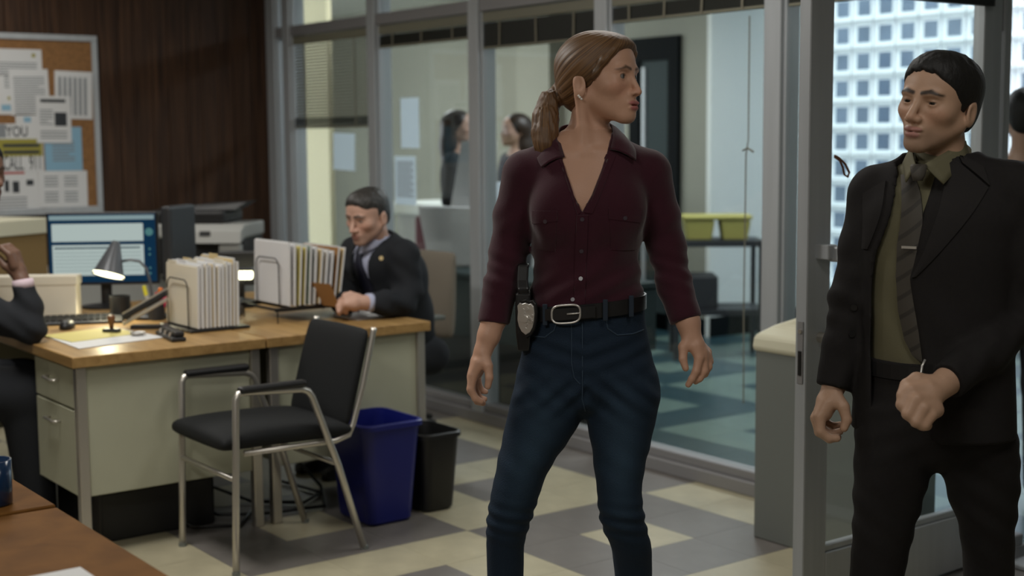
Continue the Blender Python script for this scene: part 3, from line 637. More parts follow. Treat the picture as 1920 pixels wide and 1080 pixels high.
# keyboard with keys, mouse
kb = thing('keyboard', 'black keyboard behind the standing cream file box', 'keyboard', (-5.72, 1.985, ZT), 1.2)
MB().hexa([(-.2, -.065, 0), (.2, -.065, 0), (.2, .065, 0), (-.2, .065, 0)], [(-.2, -.065, .012), (.2, -.065, .012), (.2, .065, .026), (-.2, .065, .026)]).build('case', 'darkgrey', kb, bevel=.004)
for rr in range(5):
    for cc in range(15):
        x = -.188+cc*.0252; yq = -.05+rr*.0215
        if cc < 14: MB().box(x, x+.021, yq, yq+.018, .014+.0024*rr, .021+.0024*rr).build('key', 'black', kb)
ms = thing('computer_mouse', 'black computer mouse at the left of the near desk', 'mouse', (-5.56, 1.905, ZT), 1.0)
MB().loft([[(.03*s*math.cos(a), .055*s*math.sin(a), z) for a in [2*PI*k/20 for k in range(20)]] for s, z in ((.9, 0), (1, .008), (.95, .02), (.75, .03), (.4, .036))], True).build('shell', 'black', ms, True)
MB().box(-.004, .004, .02, .035, .026, .036).build('wheel', 'darkgrey', ms)
# blotter papers
t = thing('paper_sheets', 'white and yellow sheets spread at the front corner of the near desk', 'papers', (-5.15, 1.90, ZT))
MB().hexa([(-.24, -.14, 0), (.17, -.155, 0), (.09, .21, 0), (-.30, .16, 0)], [(-.24, -.14, .003), (.17, -.155, .003), (.09, .21, .003), (-.30, .16, .003)]).build('lower_sheet', 'paper', t)
MB().hexa([(-.25, -.15, .003), (.0, -.12, .003), (-.06, .17, .003), (-.31, .15, .003)], [(-.25, -.15, .005), (.0, -.12, .005), (-.06, .17, .005), (-.31, .15, .005)]).build('upper_sheet', 'folder_y', t)
# rubber stamp
st = thing('rubber_stamp', 'wooden handled rubber stamp standing on the papers', 'stamp', (-5.31, 1.995, ZT+.005), .6)
MB().box(-.035, .035, -.014, .014, 0, .014).build('stamp_block', 'darkgrey', st, bevel=.003)
MB().lathe([(.008, .013), (.009, .03), (.015, .048), (.016, .06), (.01, .068)], n=16).build('stamp_handle', 'stampwood', st, True)
# stapler-like black and silver device leaning by the rack
sp = thing('stapler', 'black and silver stapler propped against the file rack', 'stapler', (-5.36, 2.16, ZT), .929)
def slab(y0, y1, z, th, hw): return MB().hexa([(-.09, -hw, z), (.09, -hw, z+.10), (.09, hw, z+.10), (-.09, hw, z)], [(-.095, -hw, z+th), (.085, -hw, z+.10+th), (.085, hw, z+.10+th), (-.095, hw, z+th)])
slab(0, 0, .012, .014, .02).build('lower_arm', 'chrome', sp, bevel=.003); slab(0, 0, .034, .022, .022).build('upper_arm', 'black', sp, bevel=.006); slab(0, 0, .058, .006, .016).build('chrome_strip', 'chrome', sp)
MB().box(-.06, .09, -.025, .025, 0, .014).build('foot', 'black', sp)
# hole punch
hp = thing('hole_punch', 'black desk hole punch at the front edge of the near desk', 'hole punch', (-5.04, 2.125, ZT), -.15)
MB().box(-.125, .125, -.028, .028, 0, .016).build('punch_base', 'black', hp, bevel=.005); MB().box(-.11, .11, -.012, .026, .016, .036).build('punch_lever', 'black', hp, bevel=.006)
for x in (-.07, 0, .07): MB().tube([(x, -.018, .014), (x, -.018, .03)], .007, 10).build('punch_pin', 'chrome', hp)
# white tape dispenser glint / small dish
cd = thing('paper_clip_dish', 'small shiny dish catching the lamp light beside the hole punch', 'dish', (-5.17, 2.045, ZT+.004))
MB().lathe([(.02, 0), (.032, .012), (.030, .012), (.018, .003)], n=20).build('dish', 'chrome', cd, True); MB().lathe([(.024, .008), (.0, .016)], n=12).build('clips', 'paper', cd, True)

# vertical file racks with folders
def wire_arch(mb, x0, x1, y, z0, z1, r=.0028):
    c = .03; mb.tube([(x0, y, z0), (x0, y, z1-c), (x0+.01, y, z1-.01), (x0+c, y, z1), (x1-c, y, z1), (x1-.01, y, z1-.01), (x1, y, z1-c), (x1, y, z0)], r, 8)
def file_rack(name, label, loc, rz, wd, folders, arch_h, base):
    t = thing(name, label, 'file rack', loc, rz, 'vertical file racks')
    depth = folders[-1][0]+.03
    base(t, wd, depth)
    for k, yy in enumerate((-.012, depth*.34, depth*.68, depth)):
        mb = MB(); wire_arch(mb, wd*.16, wd*.82, yy, .012, arch_h); mb.build('wire_divider', 'blackmetal', t, True)
    return t
def folder(loc, rz, wd, y, h, th, m, lean, label, group, zb=.016, tab=None):
    t = thing('file_folder', label, 'folder', loc, rz, group)
    l = lean
    MB().hexa([(0, y, zb), (wd, y, zb), (wd, y+th, zb), (0, y+th, zb)], [(0, y+l, zb+h), (wd, y+l, zb+h), (wd, y+l+th, zb+h), (0, y+l+th, zb+h)]).build('cover', m, t, bevel=.002, seg=1)
    MB().hexa([(.012, y+th*.2, zb), (wd+.004, y+th*.2, zb), (wd+.004, y+th*.8, zb), (.012, y+th*.8, zb)], [(.012, y+l+th*.2, zb+h+.004), (wd+.004, y+l+th*.2, zb+h+.004), (wd+.004, y+l+th*.8, zb+h+.004), (.012, y+l+th*.8, zb+h+.004)]).build('sheets', 'paper', t)
    if tab is not None: MB().hexa([(tab, y+l, zb+h), (tab+.08, y+l, zb+h), (tab+.08, y+l+.002, zb+h), (tab, y+l+.002, zb+h)], [(tab, y+l, zb+h+.012), (tab+.08, y+l, zb+h+.012), (tab+.08, y+l+.002, zb+h+.012), (tab, y+l+.002, zb+h+.012)]).build('tab', m, t)
    return t
R1 = (-5.40, 2.262, ZT); F1 = []
yy = .0; rnd.seed(5)
for k in range(11):
    th = .009+.007*rnd.random(); F1.append((yy, .228+.022*rnd.random()+.002*k, th, ('folder', 'folder_w', 'folder', 'folder_w', 'manila')[k % 5])); yy += th+.004
def base1(t, wd, d): MB().box(-.005, wd+.005, -.03, d+.03, 0, .012).build('rack_base', 'blackmetal', t, bevel=.003, seg=1)
file_rack('file_rack', 'black wire rack packed with white folders on the near desk', R1, 0, .30, F1, .205, base1)
ORD = ['frontmost', 'second', 'third', 'fourth', 'fifth', 'sixth', 'seventh', 'eighth', 'ninth', 'tenth', 'rearmost']
for k, (y_, h_, th_, m_) in enumerate(F1):
    folder(R1, 0, .30, y_, h_, th_, m_, .004+.003*rnd.random(), {'folder': 'cream', 'folder_w': 'white', 'manila': 'manila'}[m_]+' file folder, %s from the armchair side in the near rack' % ORD[k], 'folders in the near rack', tab=.02+.06*(k % 4))
R2 = (-5.45, 2.685, ZT+.052)
spec = [('folder_w', .262, .012, .006), ('folder_w', .255, .010, .008), ('folder_y', .246, .010, .014), ('folder_y', .24, .008, .016), ('folder_g', .245, .012, .014), ('folder_w', .238, .010, .016), ('manila', .228, .012, .02), ('folder_w', .222, .010, .022), ('folder_w', .215, .010, .024), ('manila_d', .232, .010, .03), ('manila', .226, .010, .034)]
F2 = []; yy = 0
for m_, h_, th_, l_ in spec: F2.append((yy, h_, th_, m_, l_)); yy += th_+.013
def base2(t, wd, d):
    for xx in (.0, wd): MB().box(xx-.005, xx+.005, -.06, d+.08, -.004, .012).build('rack_rail', 'blackmetal', t)
    for q in range(6): MB().box(0, wd, -.05+q*(d+.12)/5, -.042+q*(d+.12)/5, -.002, .008).build('rack_bar', 'blackmetal', t)
    for xx in (0, wd):
        for q in (-.05, d+.07): MB().tube([(xx, q, .0), (xx, q, -.051)], .003, 8).build('rack_leg', 'blackmetal', t)
file_rack('file_rack', 'raised black wire rack of mixed folders in front of the seated man', R2, 0, .31, F2, .21, base2)
CN = {'folder_w': 'white', 'folder_y': 'yellow', 'folder_g': 'grey-green', 'manila': 'manila', 'manila_d': 'brown'}
for k, (y_, h_, th_, m_, l_) in enumerate(F2):
    folder(R2, 0, .31, y_, h_, th_, m_, l_, CN[m_]+' file folder, %s from the left in the raised rack' % ORD[k].replace('frontmost', 'first'), 'folders in the raised rack')

# cream file box lit by the lamp, boxes and cabinet behind
fb = thing('file_box', 'cream cardboard file box standing on the near desk, lit by the lamp', 'box', (-5.90, 1.86, ZT), .929+.08)
MB().box(-.24, .20, -.0, .09, 0, .185).build('box_body', 'folder', fb, bevel=.004); MB().box(-.245, .205, -.003, .093, .15, .19).build('box_lid', 'folder', fb, bevel=.003)
lc = thing('low_cabinet', 'pale grey low cabinet along the wood wall behind the monitor', 'cabinet', (-7.75, 2.6, 0))
MB().box(-.42, .36, -1.5, 1.25, .06, .74).build('body', 'greyplast', lc); MB().box(-.44, .38, -1.52, 1.27, .74, .765).build('cabinet_top', 'greyplast', lc, bevel=.004)
MB().box(-.40, .34, -1.46, 1.22, 0, .06).build('plinth', 'black', lc)
for q in range(4):
    d = MB().box(.36, .374, -1.46+q*.68, -.82+q*.68, .09, .72).build('cabinet_door', 'greyplast', lc, bevel=.003, seg=1)
    MB().box(.374, .39, -.88+q*.68, -.86+q*.68, .5, .62).build('handle', 'chrome', d)
cbx = thing('storage_box', 'brown cardboard storage box with a cream lid below the bulletin board', 'box', (-7.55, 2.18, .765), .5)
MB().box(-.22, .24, -.18, .18, 0, .28).build('box_body', 'cardboard', cbx, bevel=.003); MB().box(-.235, .255, -.195, .195, .245, .325).build('box_lid', 'creamlid', cbx, bevel=.004)
# printer
pr = thing('printer', 'grey and black multifunction printer on the cabinet by the wood wall', 'printer', (-7.22, 3.27, .765), .929-.1)
MB().box(-.24, .27, -.19, .2, 0, .2).build('printer_body', 'black', pr, bevel=.01)
MB().box(-.25, .28, -.20, .2, .2, .275).build('scanner_bed', 'greyplast', pr, bevel=.012)
MB().hexa([(.02, -.27, .175), (.28, -.27, .175), (.28, -.19, .2), (.0, -.19, .2)], [(.0, -.25, .245), (.28, -.25, .245), (.28, -.19, .275), (-.02, -.19, .275)]).build('control_panel', 'greyplast', pr, bevel=.006)
MB().hexa([(.05, -.262, .216), (.11, -.262, .216), (.11, -.25, .216), (.05, -.25, .216)], [(.05, -.254, .242), (.11, -.254, .242), (.11, -.244, .242), (.05, -.244, .242)]).build('display', 'black', pr)
MB().box(-.26, .16, -.16, .2, .275, .35).build('document_feeder', 'black', pr, bevel=.02)
MB().box(-.12, -.05, -.165, -.158, .315, .335).build('feeder_latch', 'greyplast', pr)
MB().hexa([(-.1, -.1, .35), (.2, -.1, .35), (.2, .1, .35), (-.1, .1, .35)], [(-.02, -.08, .375), (.26, -.08, .39), (.26, .12, .39), (-.02, .12, .375)]).build('feeder_tray', 'black', pr)
MB().box(.15, .27, -.25, -.19, -.0, .17).build('paper_output', 'greyplast', pr, bevel=.01)
# phone and an added glowing bar for lamplit papers on the far desk
ph = thing('desk_phone', 'dark grey desk phone between the two file racks', 'phone', (-5.56, 2.56, ZT), .929)
MB().hexa([(-.10, -.09, 0), (.10, -.09, 0), (.10, .09, 0), (-.10, .09, 0)], [(-.10, -.085, .025), (.10, -.085, .025), (.10, .09, .07), (-.10, .09, .07)]).build('phone_body', 'darkgrey', ph, bevel=.006)
MB().tube([(-.07, -.06, .05), (-.07, 0, .068), (-.07, .07, .085)], [.022, .016, .022], 12).build('handset', 'black', ph, True)
kk = MB()
for a in range(3):
    for b in range(4): MB().hexa([(.0+a*.026, -.06+b*.028, .03+b*.009), (.018+a*.026, -.06+b*.028, .03+b*.009), (.018+a*.026, -.042+b*.028, .036+b*.009), (a*.026, -.042+b*.028, .036+b*.009)], [(.0+a*.026, -.06+b*.028, .042+b*.009), (.018+a*.026, -.06+b*.028, .042+b*.009), (.018+a*.026, -.042+b*.028, .047+b*.009), (a*.026, -.042+b*.028, .047+b*.009)]).build('key', 'black', ph)
l2 = thing('paper_glow', 'glowing bar added for lamplit papers behind the near file rack', 'lamp', (-5.78, 2.78, ZT), .929)
MB().lathe([(.07, 0), (.07, .014), (.01, .02)], n=24).build('lamp_base', 'black', l2, 'auto')
MB().tube([(0, .03, .01), (0, .04, .1), (0, .03, .15)], .007, 8).build('glow_arm', 'black', l2, True)
MB().loft([[(x, r*math.cos(a), .145+r*math.sin(a)*.8) for a in [2*PI*k/16 for k in range(16)]] for x, r in ((-.055, .02), (-.05, .026), (.05, .026), (.055, .02))], True).build('glow_bar', 'lampglow', l2, 'auto')
MB().box(-.06, .06, -.03, .035, .165, .178).build('glow_hood', 'black', l2, bevel=.004)
m3 = thing('computer_monitor', 'black monitor on the far desk behind the near file rack', 'monitor', (-5.95, 2.86, .74), .929+.1)
MB().box(-.10, .10, -.015, .03, .08, .24).build('case', 'black', m3, bevel=.008); MB().tube([(0.0, .01, 0), (0.0, .01, .1)], .02, 12).build('stand_neck', 'black', m3); MB().lathe([(.07, 0), (.07, .008), (.03, .016)], (.0, 0, 0), 24).build('stand_foot', 'black', m3, 'auto')
# open papers by the seated man
op = thing('open_papers', 'open white document lying at the right end of the far desk', 'papers', (-5.13, 3.04, ZT), .1)
MB().hexa([(-.10, -.09, 0), (.10, -.11, 0), (.10, .10, 0), (-.10, .11, 0)], [(-.10, -.09, .012), (.10, -.11, .004), (.10, .10, .004), (-.10, .11, .014)]).build('document', 'paper', op)
MB().hexa([(-.09, -.07, .012), (.02, -.08, .009), (.02, .08, .009), (-.09, .09, .012)], [(-.09, -.07, .020), (.02, -.08, .012), (.02, .08, .012), (-.09, .09, .022)]).build('loose_leaf', 'paper', op)
# task chairs
def task_chair(label, loc, rz, m):
    t = thing('task_chair', label, 'chair', loc, rz, 'office task chairs')
    cushion('seat', m, t, [(-.24, .46, 0, 1, .02), (-.23, .46, 0, 1, .03), (-.15, .46, 0, 1, .035), (0, .46, 0, 1, .035), (.15, .46, 0, 1, .035), (.22, .46, 0, 1, .03), (.23, .46, 0, 1, .02)], .24)
    cushion('backrest', m, t, [(.25, .50, -1, .1, .02), (.252, .52, -1, .1, .03), (.258, .60, -1, .1, .035), (.265, .74, -1, .1, .035), (.27, .87, -1, .1, .03), (.275, .925, -1, .1, .025), (.276, .935, -1, .1, .015)], .235)
    MB().tube([(0, 0, .1), (0, 0, .44)], .028, 12).build('gas_column', 'black', t)
    MB().tube([(0, .1, .43), (0, .26, .44), (0, .29, .52), (0, .29, .62)], .018, 8).build('back_bracket', 'black', t, True)
    for s in (-1, 1):
        MB().tube([(s*.2, -.02, .43), (s*.29, -.02, .45), (s*.3, -.02, .62)], .012, 8).build('arm_post', 'greymetal', t, True)
        MB().box(s*.3-.03, s*.3+.03, -.15, .13, .62, .645).build('arm_pad', 'greymetal', t, bevel=.01)
    for k in range(5):
        a = 2*PI*k/5+.3; c, s_ = math.cos(a), math.sin(a)
        g = MB().tube([(0, 0, .11), (.16*c, .16*s_, .10), (.30*c, .30*s_, .075)], [.025, .02, .014], 8).build('base_spoke', 'black', t, True)
        MB().tube([(.30*c-.012*s_, .30*s_+.012*c, .03), (.30*c+.012*s_, .30*s_-.012*c, .03)], .03, 14).build('caster', 'black', g)
    return t
task_chair('beige fabric task chair holding the seated man', (-5.86, 3.58, 0), .12, 'beigefab')
task_chair('dark fabric task chair of the person at the left edge', (-5.75, 1.12, 0), PI+.1, 'blackfab')
# ------------------------------------------------------------------ implicit-surface modelling for people
def smin(a, b, k):
    h = np.clip(.5+.5*(b-a)/k, 0, 1); return b*(1-h)+a*h-k*h*(1-h)
def smax(a, b, k): return -smin(-a, -b, k)
def cap(P, a, b, ra, rb):
    a = np.asarray(a, np.float32); b = np.asarray(b, np.float32); ab = b-a; pa = P-a
    t = np.clip(pa @ ab/max(float(ab @ ab), 1e-12), 0, 1); q = pa-t[:, None]*ab
    return np.sqrt((q*q).sum(1))-(ra+(rb-ra)*t)
def chain(P, pts, k=.012):
    """pts: (x,y,z,r) joints"""
    d = None
    for p, q in zip(pts[:-1], pts[1:]):
        e = cap(P, p[:3], q[:3], p[3], q[3]); d = e if d is None else smin(d, e, k)
    return d
def ell(P, c, r, R=None):
    q = P-np.asarray(c, np.float32)
    if R is not None: q = q @ np.asarray(R, np.float32)
    r = np.asarray(r, np.float32); a = q/r; k0 = np.sqrt((a*a).sum(1))+1e-6; b = q/(r*r); k1 = np.sqrt((b*b).sum(1))+1e-6
    return k0*(k0-1)/k1
def stack(secs, pw=2.0, capk=.0):
    """secs: (z, cx, cy, half width, half depth[, yaw]); smooth closed tube along z"""
    S_ = np.array([list(s)+[0]*(6-len(s)) for s in sorted(secs)], float); n = len(S_)
    zz = np.linspace(S_[0, 0], S_[-1, 0], 240); out = np.zeros((240, 6)); out[:, 0] = zz
    for j in range(1, 6):        # monotone-ish cubic (finite-difference tangents)
        z, v = S_[:, 0], S_[:, j]; m = np.gradient(v, z) if n > 1 else np.zeros(n)
        i = np.clip(np.searchsorted(z, zz)-1, 0, n-2); h = z[i+1]-z[i]; t = (zz-z[i])/h
        out[:, j] = (2*t**3-3*t**2+1)*v[i]+(t**3-2*t**2+t)*h*m[i]+(-2*t**3+3*t**2)*v[i+1]+(t**3-t**2)*h*m[i+1]
    out = out.astype(np.float32)
    def f(P, grow=0.0):
        z = P[:, 2]; cx, cy, hw, hd, yw = [np.interp(z, out[:, 0], out[:, j]).astype(np.float32) for j in range(1, 6)]
        x, y = P[:, 0]-cx, P[:, 1]-cy
        if np.abs(out[:, 5]).max() > 1e-4:
            c, s = np.cos(yw), np.sin(yw); x, y = x*c+y*s, -x*s+y*c
        hw = hw+grow; hd = hd+grow
        rho = ((np.abs(x)/hw)**pw+(np.abs(y)/hd)**pw)**(1/pw); L = np.sqrt(x*x+y*y)
        d = np.where(rho < .05, -np.minimum(hw, hd), L*(1-1/np.maximum(rho, .05)))
        dz = np.maximum(out[0, 0]-z, z-out[-1, 0])
        return np.maximum(d, dz) if capk == 0 else smax(d, dz, capk)
    return f
def axis(lo, hi, h, fine=()):
    v = [lo]; 
    while v[-1] < hi:
        x = v[-1]; st = h
        for a, b, q in fine:
            if a-1e-6 <= x < b: st = min(st, q)
        v.append(x+st)
    return np.array(v, np.float32)
def sdf_mesh(f, X, Y, Z, blk=6):
    nx, ny, nz = len(X), len(Y), len(Z)
    bi = [np.arange(n)//blk for n in (nx, ny, nz)]; nb = [b[-1]+1 for b in bi]
    def cen(V, b, n): return np.array([V[b == i].mean() for i in range(n)], np.float32), np.array([(V[b == i].max()-V[b == i].min())/2+.006 for i in range(n)], np.float32)
    (cx, hx), (cy, hy), (cz, hz) = cen(X, bi[0], nb[0]), cen(Y, bi[1], nb[1]), cen(Z, bi[2], nb[2])
    G = np.stack(np.meshgrid(cx, cy, cz, indexing='ij'), -1).reshape(-1, 3)
    rad = np.sqrt(hx[:, None, None]**2+hy[None, :, None]**2+hz[None, None, :]**2).ravel()
    d = np.concatenate([f(g) for g in np.array_split(G, max(1, len(G)//300000+1))])
    act = (np.abs(d) < rad*1.7).reshape(nb); sgn = np.where(d < 0, -1, 1).astype(np.float32).reshape(nb)
    vals = sgn[np.ix_(bi[0], bi[1], bi[2])].copy(); idx = np.argwhere(act[np.ix_(bi[0], bi[1], bi[2])])
    for ch in np.array_split(idx, max(1, len(idx)//400000+1)):
        if len(ch) == 0: continue
        P = np.stack([X[ch[:, 0]], Y[ch[:, 1]], Z[ch[:, 2]]], 1); vals[ch[:, 0], ch[:, 1], ch[:, 2]] = f(P)
    ins = (vals < 0).astype(np.uint8); cnt = np.zeros((nx-1, ny-1, nz-1), np.uint8)
    for a in (0, 1):
        for b in (0, 1):
            for c in (0, 1): cnt += ins[a:nx-1+a, b:ny-1+b, c:nz-1+c]
    cells = np.argwhere((cnt > 0) & (cnt < 8)); cid = -np.ones((nx-1, ny-1, nz-1), np.int32); cid[cells[:, 0], cells[:, 1], cells[:, 2]] = np.arange(len(cells))
    acc = np.zeros((len(cells), 3)); num = np.zeros(len(cells)); AX = (X, Y, Z)
    offs = [(a, b, c) for a in (0, 1) for b in (0, 1) for c in (0, 1)]
    for o1 in offs:
        for dim in range(3):
            if o1[dim]: continue
            o2 = list(o1); o2[dim] = 1
            i1, i2 = cells+np.array(o1), cells+np.array(o2)
            v1 = vals[i1[:, 0], i1[:, 1], i1[:, 2]]; v2 = vals[i2[:, 0], i2[:, 1], i2[:, 2]]; m = (v1 < 0) != (v2 < 0)
            t = np.where(m, v1/np.where(m, v1-v2, 1), 0)
            for q in range(3): 
                p = AX[q][i1[:, q]]; p = p+(t*(AX[q][i2[:, q]]-p) if q == dim else 0); acc[:, q] += np.where(m, p, 0)
            num += m
    V = acc/num[:, None]; F = []
    for dim in range(3):
        a, b = [(1, 2), (2, 0), (0, 1)][dim]
        sl = [slice(None)]*3; s2 = [slice(None)]*3; sl[dim] = slice(0, -1); s2[dim] = slice(1, None)
        A, B = ins[tuple(sl)], ins[tuple(s2)]; E_ = np.argwhere(A != B)
        n_ = [nx, ny, nz]; ok = (E_[:, a] > 0) & (E_[:, b] > 0) & (E_[:, a] < n_[a]-1) & (E_[:, b] < n_[b]-1); E_ = E_[ok]
        def cc(da, db): q = E_.copy(); q[:, a] -= da; q[:, b] -= db; return cid[q[:, 0], q[:, 1], q[:, 2]]
        qd = np.stack([cc(1, 1), cc(0, 1), cc(0, 0), cc(1, 0)], 1); fl = ins[E_[:, 0], E_[:, 1], E_[:, 2]] == 0; qd[fl] = qd[fl][:, ::-1]
        F.append(qd)
    return V, np.concatenate(F)
def mesh_obj(name, VF, m, parent, colf=None):
    V, F = VF; me = bpy.data.meshes.new(name)
    me.vertices.add(len(V)); me.vertices.foreach_set('co', V.astype(np.float32).ravel())
    me.loops.add(F.size); me.polygons.add(len(F)); me.loops.foreach_set('vertex_index', F.astype(np.int32).ravel())
    me.polygons.foreach_set('loop_start', np.arange(0, F.size, 4, dtype=np.int32)); me.update(calc_edges=True); me.validate()
    me.polygons.foreach_set('use_smooth', np.ones(len(me.polygons), bool)); me.materials.append(m if not isinstance(m, str) else M[m])
    if colf is not None:
        c = colf(V.astype(np.float32)); ca = me.color_attributes.new('Col', 'FLOAT_COLOR', 'POINT'); ca.data.foreach_set('color', np.concatenate([c, np.ones((len(c), 1))], 1).astype(np.float32).ravel())
    o = bpy.data.objects.new(name, me); COL.objects.link(o); o.parent = parent; return o
def vcol_mat(name, rough=.5, spec=.35, bump=None, sss=0, mulnoise=0):
    m = mat(name, (1, 1, 1, 1), rough, 0, spec, bump=bump); nt = m.node_tree; a = nt.nodes.new('ShaderNodeAttribute'); a.attribute_name = 'Col'
    b = nt.nodes['Principled BSDF']
    nt.links.new(a.outputs['Color'], b.inputs['Base Color'])
    if sss: b.inputs['Subsurface Weight'].default_value = sss; b.inputs['Subsurface Radius'].default_value = (.01, .004, .002); b.inputs['Subsurface Scale'].default_value = .6
    return m
M['skin'] = vcol_mat('skin', .48, .4, bump=(260, .06))
M['eye'] = vcol_mat('eye', .12, .5)
def rot(yaw, pitch=0, roll=0):
    """head axes as columns (forward, left, up): yaw turns from facing the camera (-Y) towards +X"""
    Rz = np.array(Matrix.Rotation(yaw-PI/2, 3, 'Z')); Ry = np.array(Matrix.Rotation(-pitch, 3, 'Y')); Rx = np.array(Matrix.Rotation(roll, 3, 'X'))
    return (Rz @ Ry @ Rx).astype(np.float32)
class Head:
    def __init__(s, H0, R, sc=1.0, fem=True, lid=.0048, detail=True, jaw=1.0, gap=.0012):
        s.H0, s.R, s.sc, s.fem, s.lid, s.detail, s.jaw, s.gap = np.array(H0, np.float32), R, sc, fem, lid, detail, jaw, gap
    def loc(s, P): return ((P-s.H0) @ s.R)/s.sc
    def world(s, h): return s.H0+(s.R @ (np.array(h, np.float32)*s.sc))
    def f(s, P):
        h = s.loc(P); ha = h.copy(); ha[:, 1] = np.abs(h[:, 1]); fem = s.fem; J = s.jaw
        d = ell(h, (-.014, 0, .028), (.094, .074, .078))
        d = smin(d, ell(h, (.034, 0, .034), (.056, .060, .058)), .03)
        d = smin(d, ell(h, (.036, 0, -.030), (.052, .056, .072)), .03)
        d = smin(d, cap(ha, (.002, .046*J, -.048), (.070, .012, -.092), .019*J, .017), .026)
        d = smin(d, ell(h, (.080, 0, -.094), (.018, .021*J, .017)), .018)
        d = smin(d, ell(ha, (.056, .041, -.022), (.024, .021, .018)), .025)
        d = smin(d, ell(h, (.080, 0, -.060), (.018, .026, .024)), .02)
        d = smin(d, ell(ha, (.081, .024, .016), (.013 if fem else .016, .024, .009 if fem else .011)), .014)
        d = smax(d, -ell(ha, (.098, .032, -.001), (.016, .018, .012)), .014)
        d = smin(d, cap(h, (.086, 0, .008), (.1105 if fem else .114, 0, -.037 if fem else -.034), .0060, .0074 if fem else .0100), .012)
        d = smin(d, ell(ha, (.0995, .0095, -.0405), (.0095, .0065, .0062)) if fem else ell(ha, (.101, .0118, -.0385), (.0105, .0080, .0078)), .008)
        d = smin(d, cap(h, (.106, 0, -.040 if fem else -.037), (.090, 0, -.046), .0060 if fem else .0075, .008), .008)
        if s.detail: d = smax(d, -ell(ha, (.106, .0075, -.0470), (.007, .0034, .0036)), .003)
        ml = -.0045 if fem else -.001
        d = smin(d, ell(ha, (.0965, .006, -.0595+ml), (.0090, .017, .0056)), .006)
        d = smin(d, ell(h, (.0955, 0, -.0712+ml), (.0098, .0190, .0070)), .006)
        if s.detail: d = smax(d, -ell(h, (.106, 0, -.0650+ml), (.014, .018, s.gap)), .003)
        d = smin(d, ell(ha, (.0745, .031, 0), (.0138, .0145, .0135)), .004)
        if s.detail and s.lid > 0: d = smax(d, -ell(ha, (.0905, .0315, -.0012), (.012, .0125, s.lid)), .002)
        e = ell(ha, (-.012, .0745, -.020), (.0175, .0065, .030), np.array(Matrix.Rotation(-.2, 3, 'Y'))); e = smax(e, -ell(ha, (-.008, .083, -.017), (.0105, .0075, .018)), .005)
        d = smin(d, e, .007)
        return d*s.sc
    def hairline(s, h): return .77*(h[:, 0]-.025)-.64*(h[:, 2]-.002)
    def colour(s, P, base, lips, brow, hairc=None, stubble=None):
        h = s.loc(P); ha = h.copy(); ha[:, 1] = np.abs(h[:, 1]); c = np.tile(np.array(base[:3], float), (len(P), 1))
        def blend(mask, col): 
            nonlocal c; c = c*(1-mask[:, None])+np.array(col[:3])*mask[:, None]
        ss = lambda d, w: np.clip(.5-d/w, 0, 1)
        blend(ss(ell(ha, (.085, .046, -.03), (.03, .025, .02)), .02)*.25, (base[0]*1.15, base[1]*.82, base[2]*.8))
        blend(ss(ell(h, (.115, 0, -.035), (.015, .02, .012)), .01)*.2, (base[0]*1.15, base[1]*.82, base[2]*.8))
        if stubble is not None: blend(ss(ell(h, (.06, 0, -.085), (.06, .06, .032)), .02)*.45, stubble)
        lp = np.minimum(ell(ha, (.1, .006, -.0595+(-.0045 if s.fem else -.001)), (.014, .0175, .0058)), ell(h, (.1, 0, -.0712+(-.0045 if s.fem else -.001)), (.014, .0190, .0070)))
        blend(ss(lp, .003)*.85, lips)
        bl = [(.012, .0170, .0026), (.030, .0218, .0027), (.049, .0150, .0010)] if s.fem else [(.011, .0195, .0038), (.030, .0240, .0040), (.050, .0175, .0016)]
        q2 = np.stack([ha[:, 1], ha[:, 2], np.zeros(len(ha))], 1).astype(np.float32); bz = chain(q2, [(y_, z_, 0, r_) for y_, z_, r_ in bl], .002)
        blend(ss(bz-.0008, .0040)*(h[:, 0] > .05)*(.85 if s.fem else .95), brow)
        li = np.abs(ell(ha, (.0905, .0315, -.0012), (.012, .0135, s.lid+.0008)))-.001
        blend(ss(li, .0025)*.7*(h[:, 2] > .0005), (brow[0]*.5, brow[1]*.5, brow[2]*.5))
        return c
    def eyes(s, parent, look=(1, 0, 0), iris=(.05, .06, .07)):
        lk = np.array(look, float); lk /= np.linalg.norm(lk)
        for sy in (1, -1):
            c = s.world((.0742, sy*.031, -.0005)); r = .0125*s.sc; vs = []; fs = []; n1, n2 = 14, 20
            for i in range(n1+1):
                th = PI*i/n1
                for k in range(n2): ph = 2*PI*k/n2; vs.append((math.cos(th), math.sin(th)*math.cos(ph), math.sin(th)*math.sin(ph)))
            V = np.array(vs); a = lk; b = np.cross((0, 0, 1), a); b /= np.linalg.norm(b); cc = np.cross(a, b)
            Wv = (V[:, :1]*a+V[:, 1:2]*b+V[:, 2:]*cc) @ s.R.T*r+c
            F = np.array([(i*n2+k, i*n2+(k+1) % n2, (i+1)*n2+(k+1) % n2, (i+1)*n2+k) for i in range(n1) for k in range(n2)])
            me = bpy.data.meshes.new('eye'); me.from_pydata(Wv.tolist(), [], F.tolist()); me.materials.append(M['eye'])
            col = np.where(V[:, :1] > .93, np.array([[.005, .005, .005]]), np.where(V[:, :1] > .82, np.array([iris]), np.array([[.22, .20, .19]])))
            ca = me.color_attributes.new('Col', 'FLOAT_COLOR', 'POINT'); ca.data.foreach_set('color', np.concatenate([col, np.ones((len(col), 1))], 1).astype(np.float32).ravel())
            me.polygons.foreach_set('use_smooth', [True]*len(me.polygons)); o = bpy.data.objects.new('eye', me); COL.objects.link(o); o.parent = parent
def bvh_of(o):
    me = o.data; return BVHTree.FromPolygons([v.co for v in me.vertices], [p.vertices for p in me.polygons])
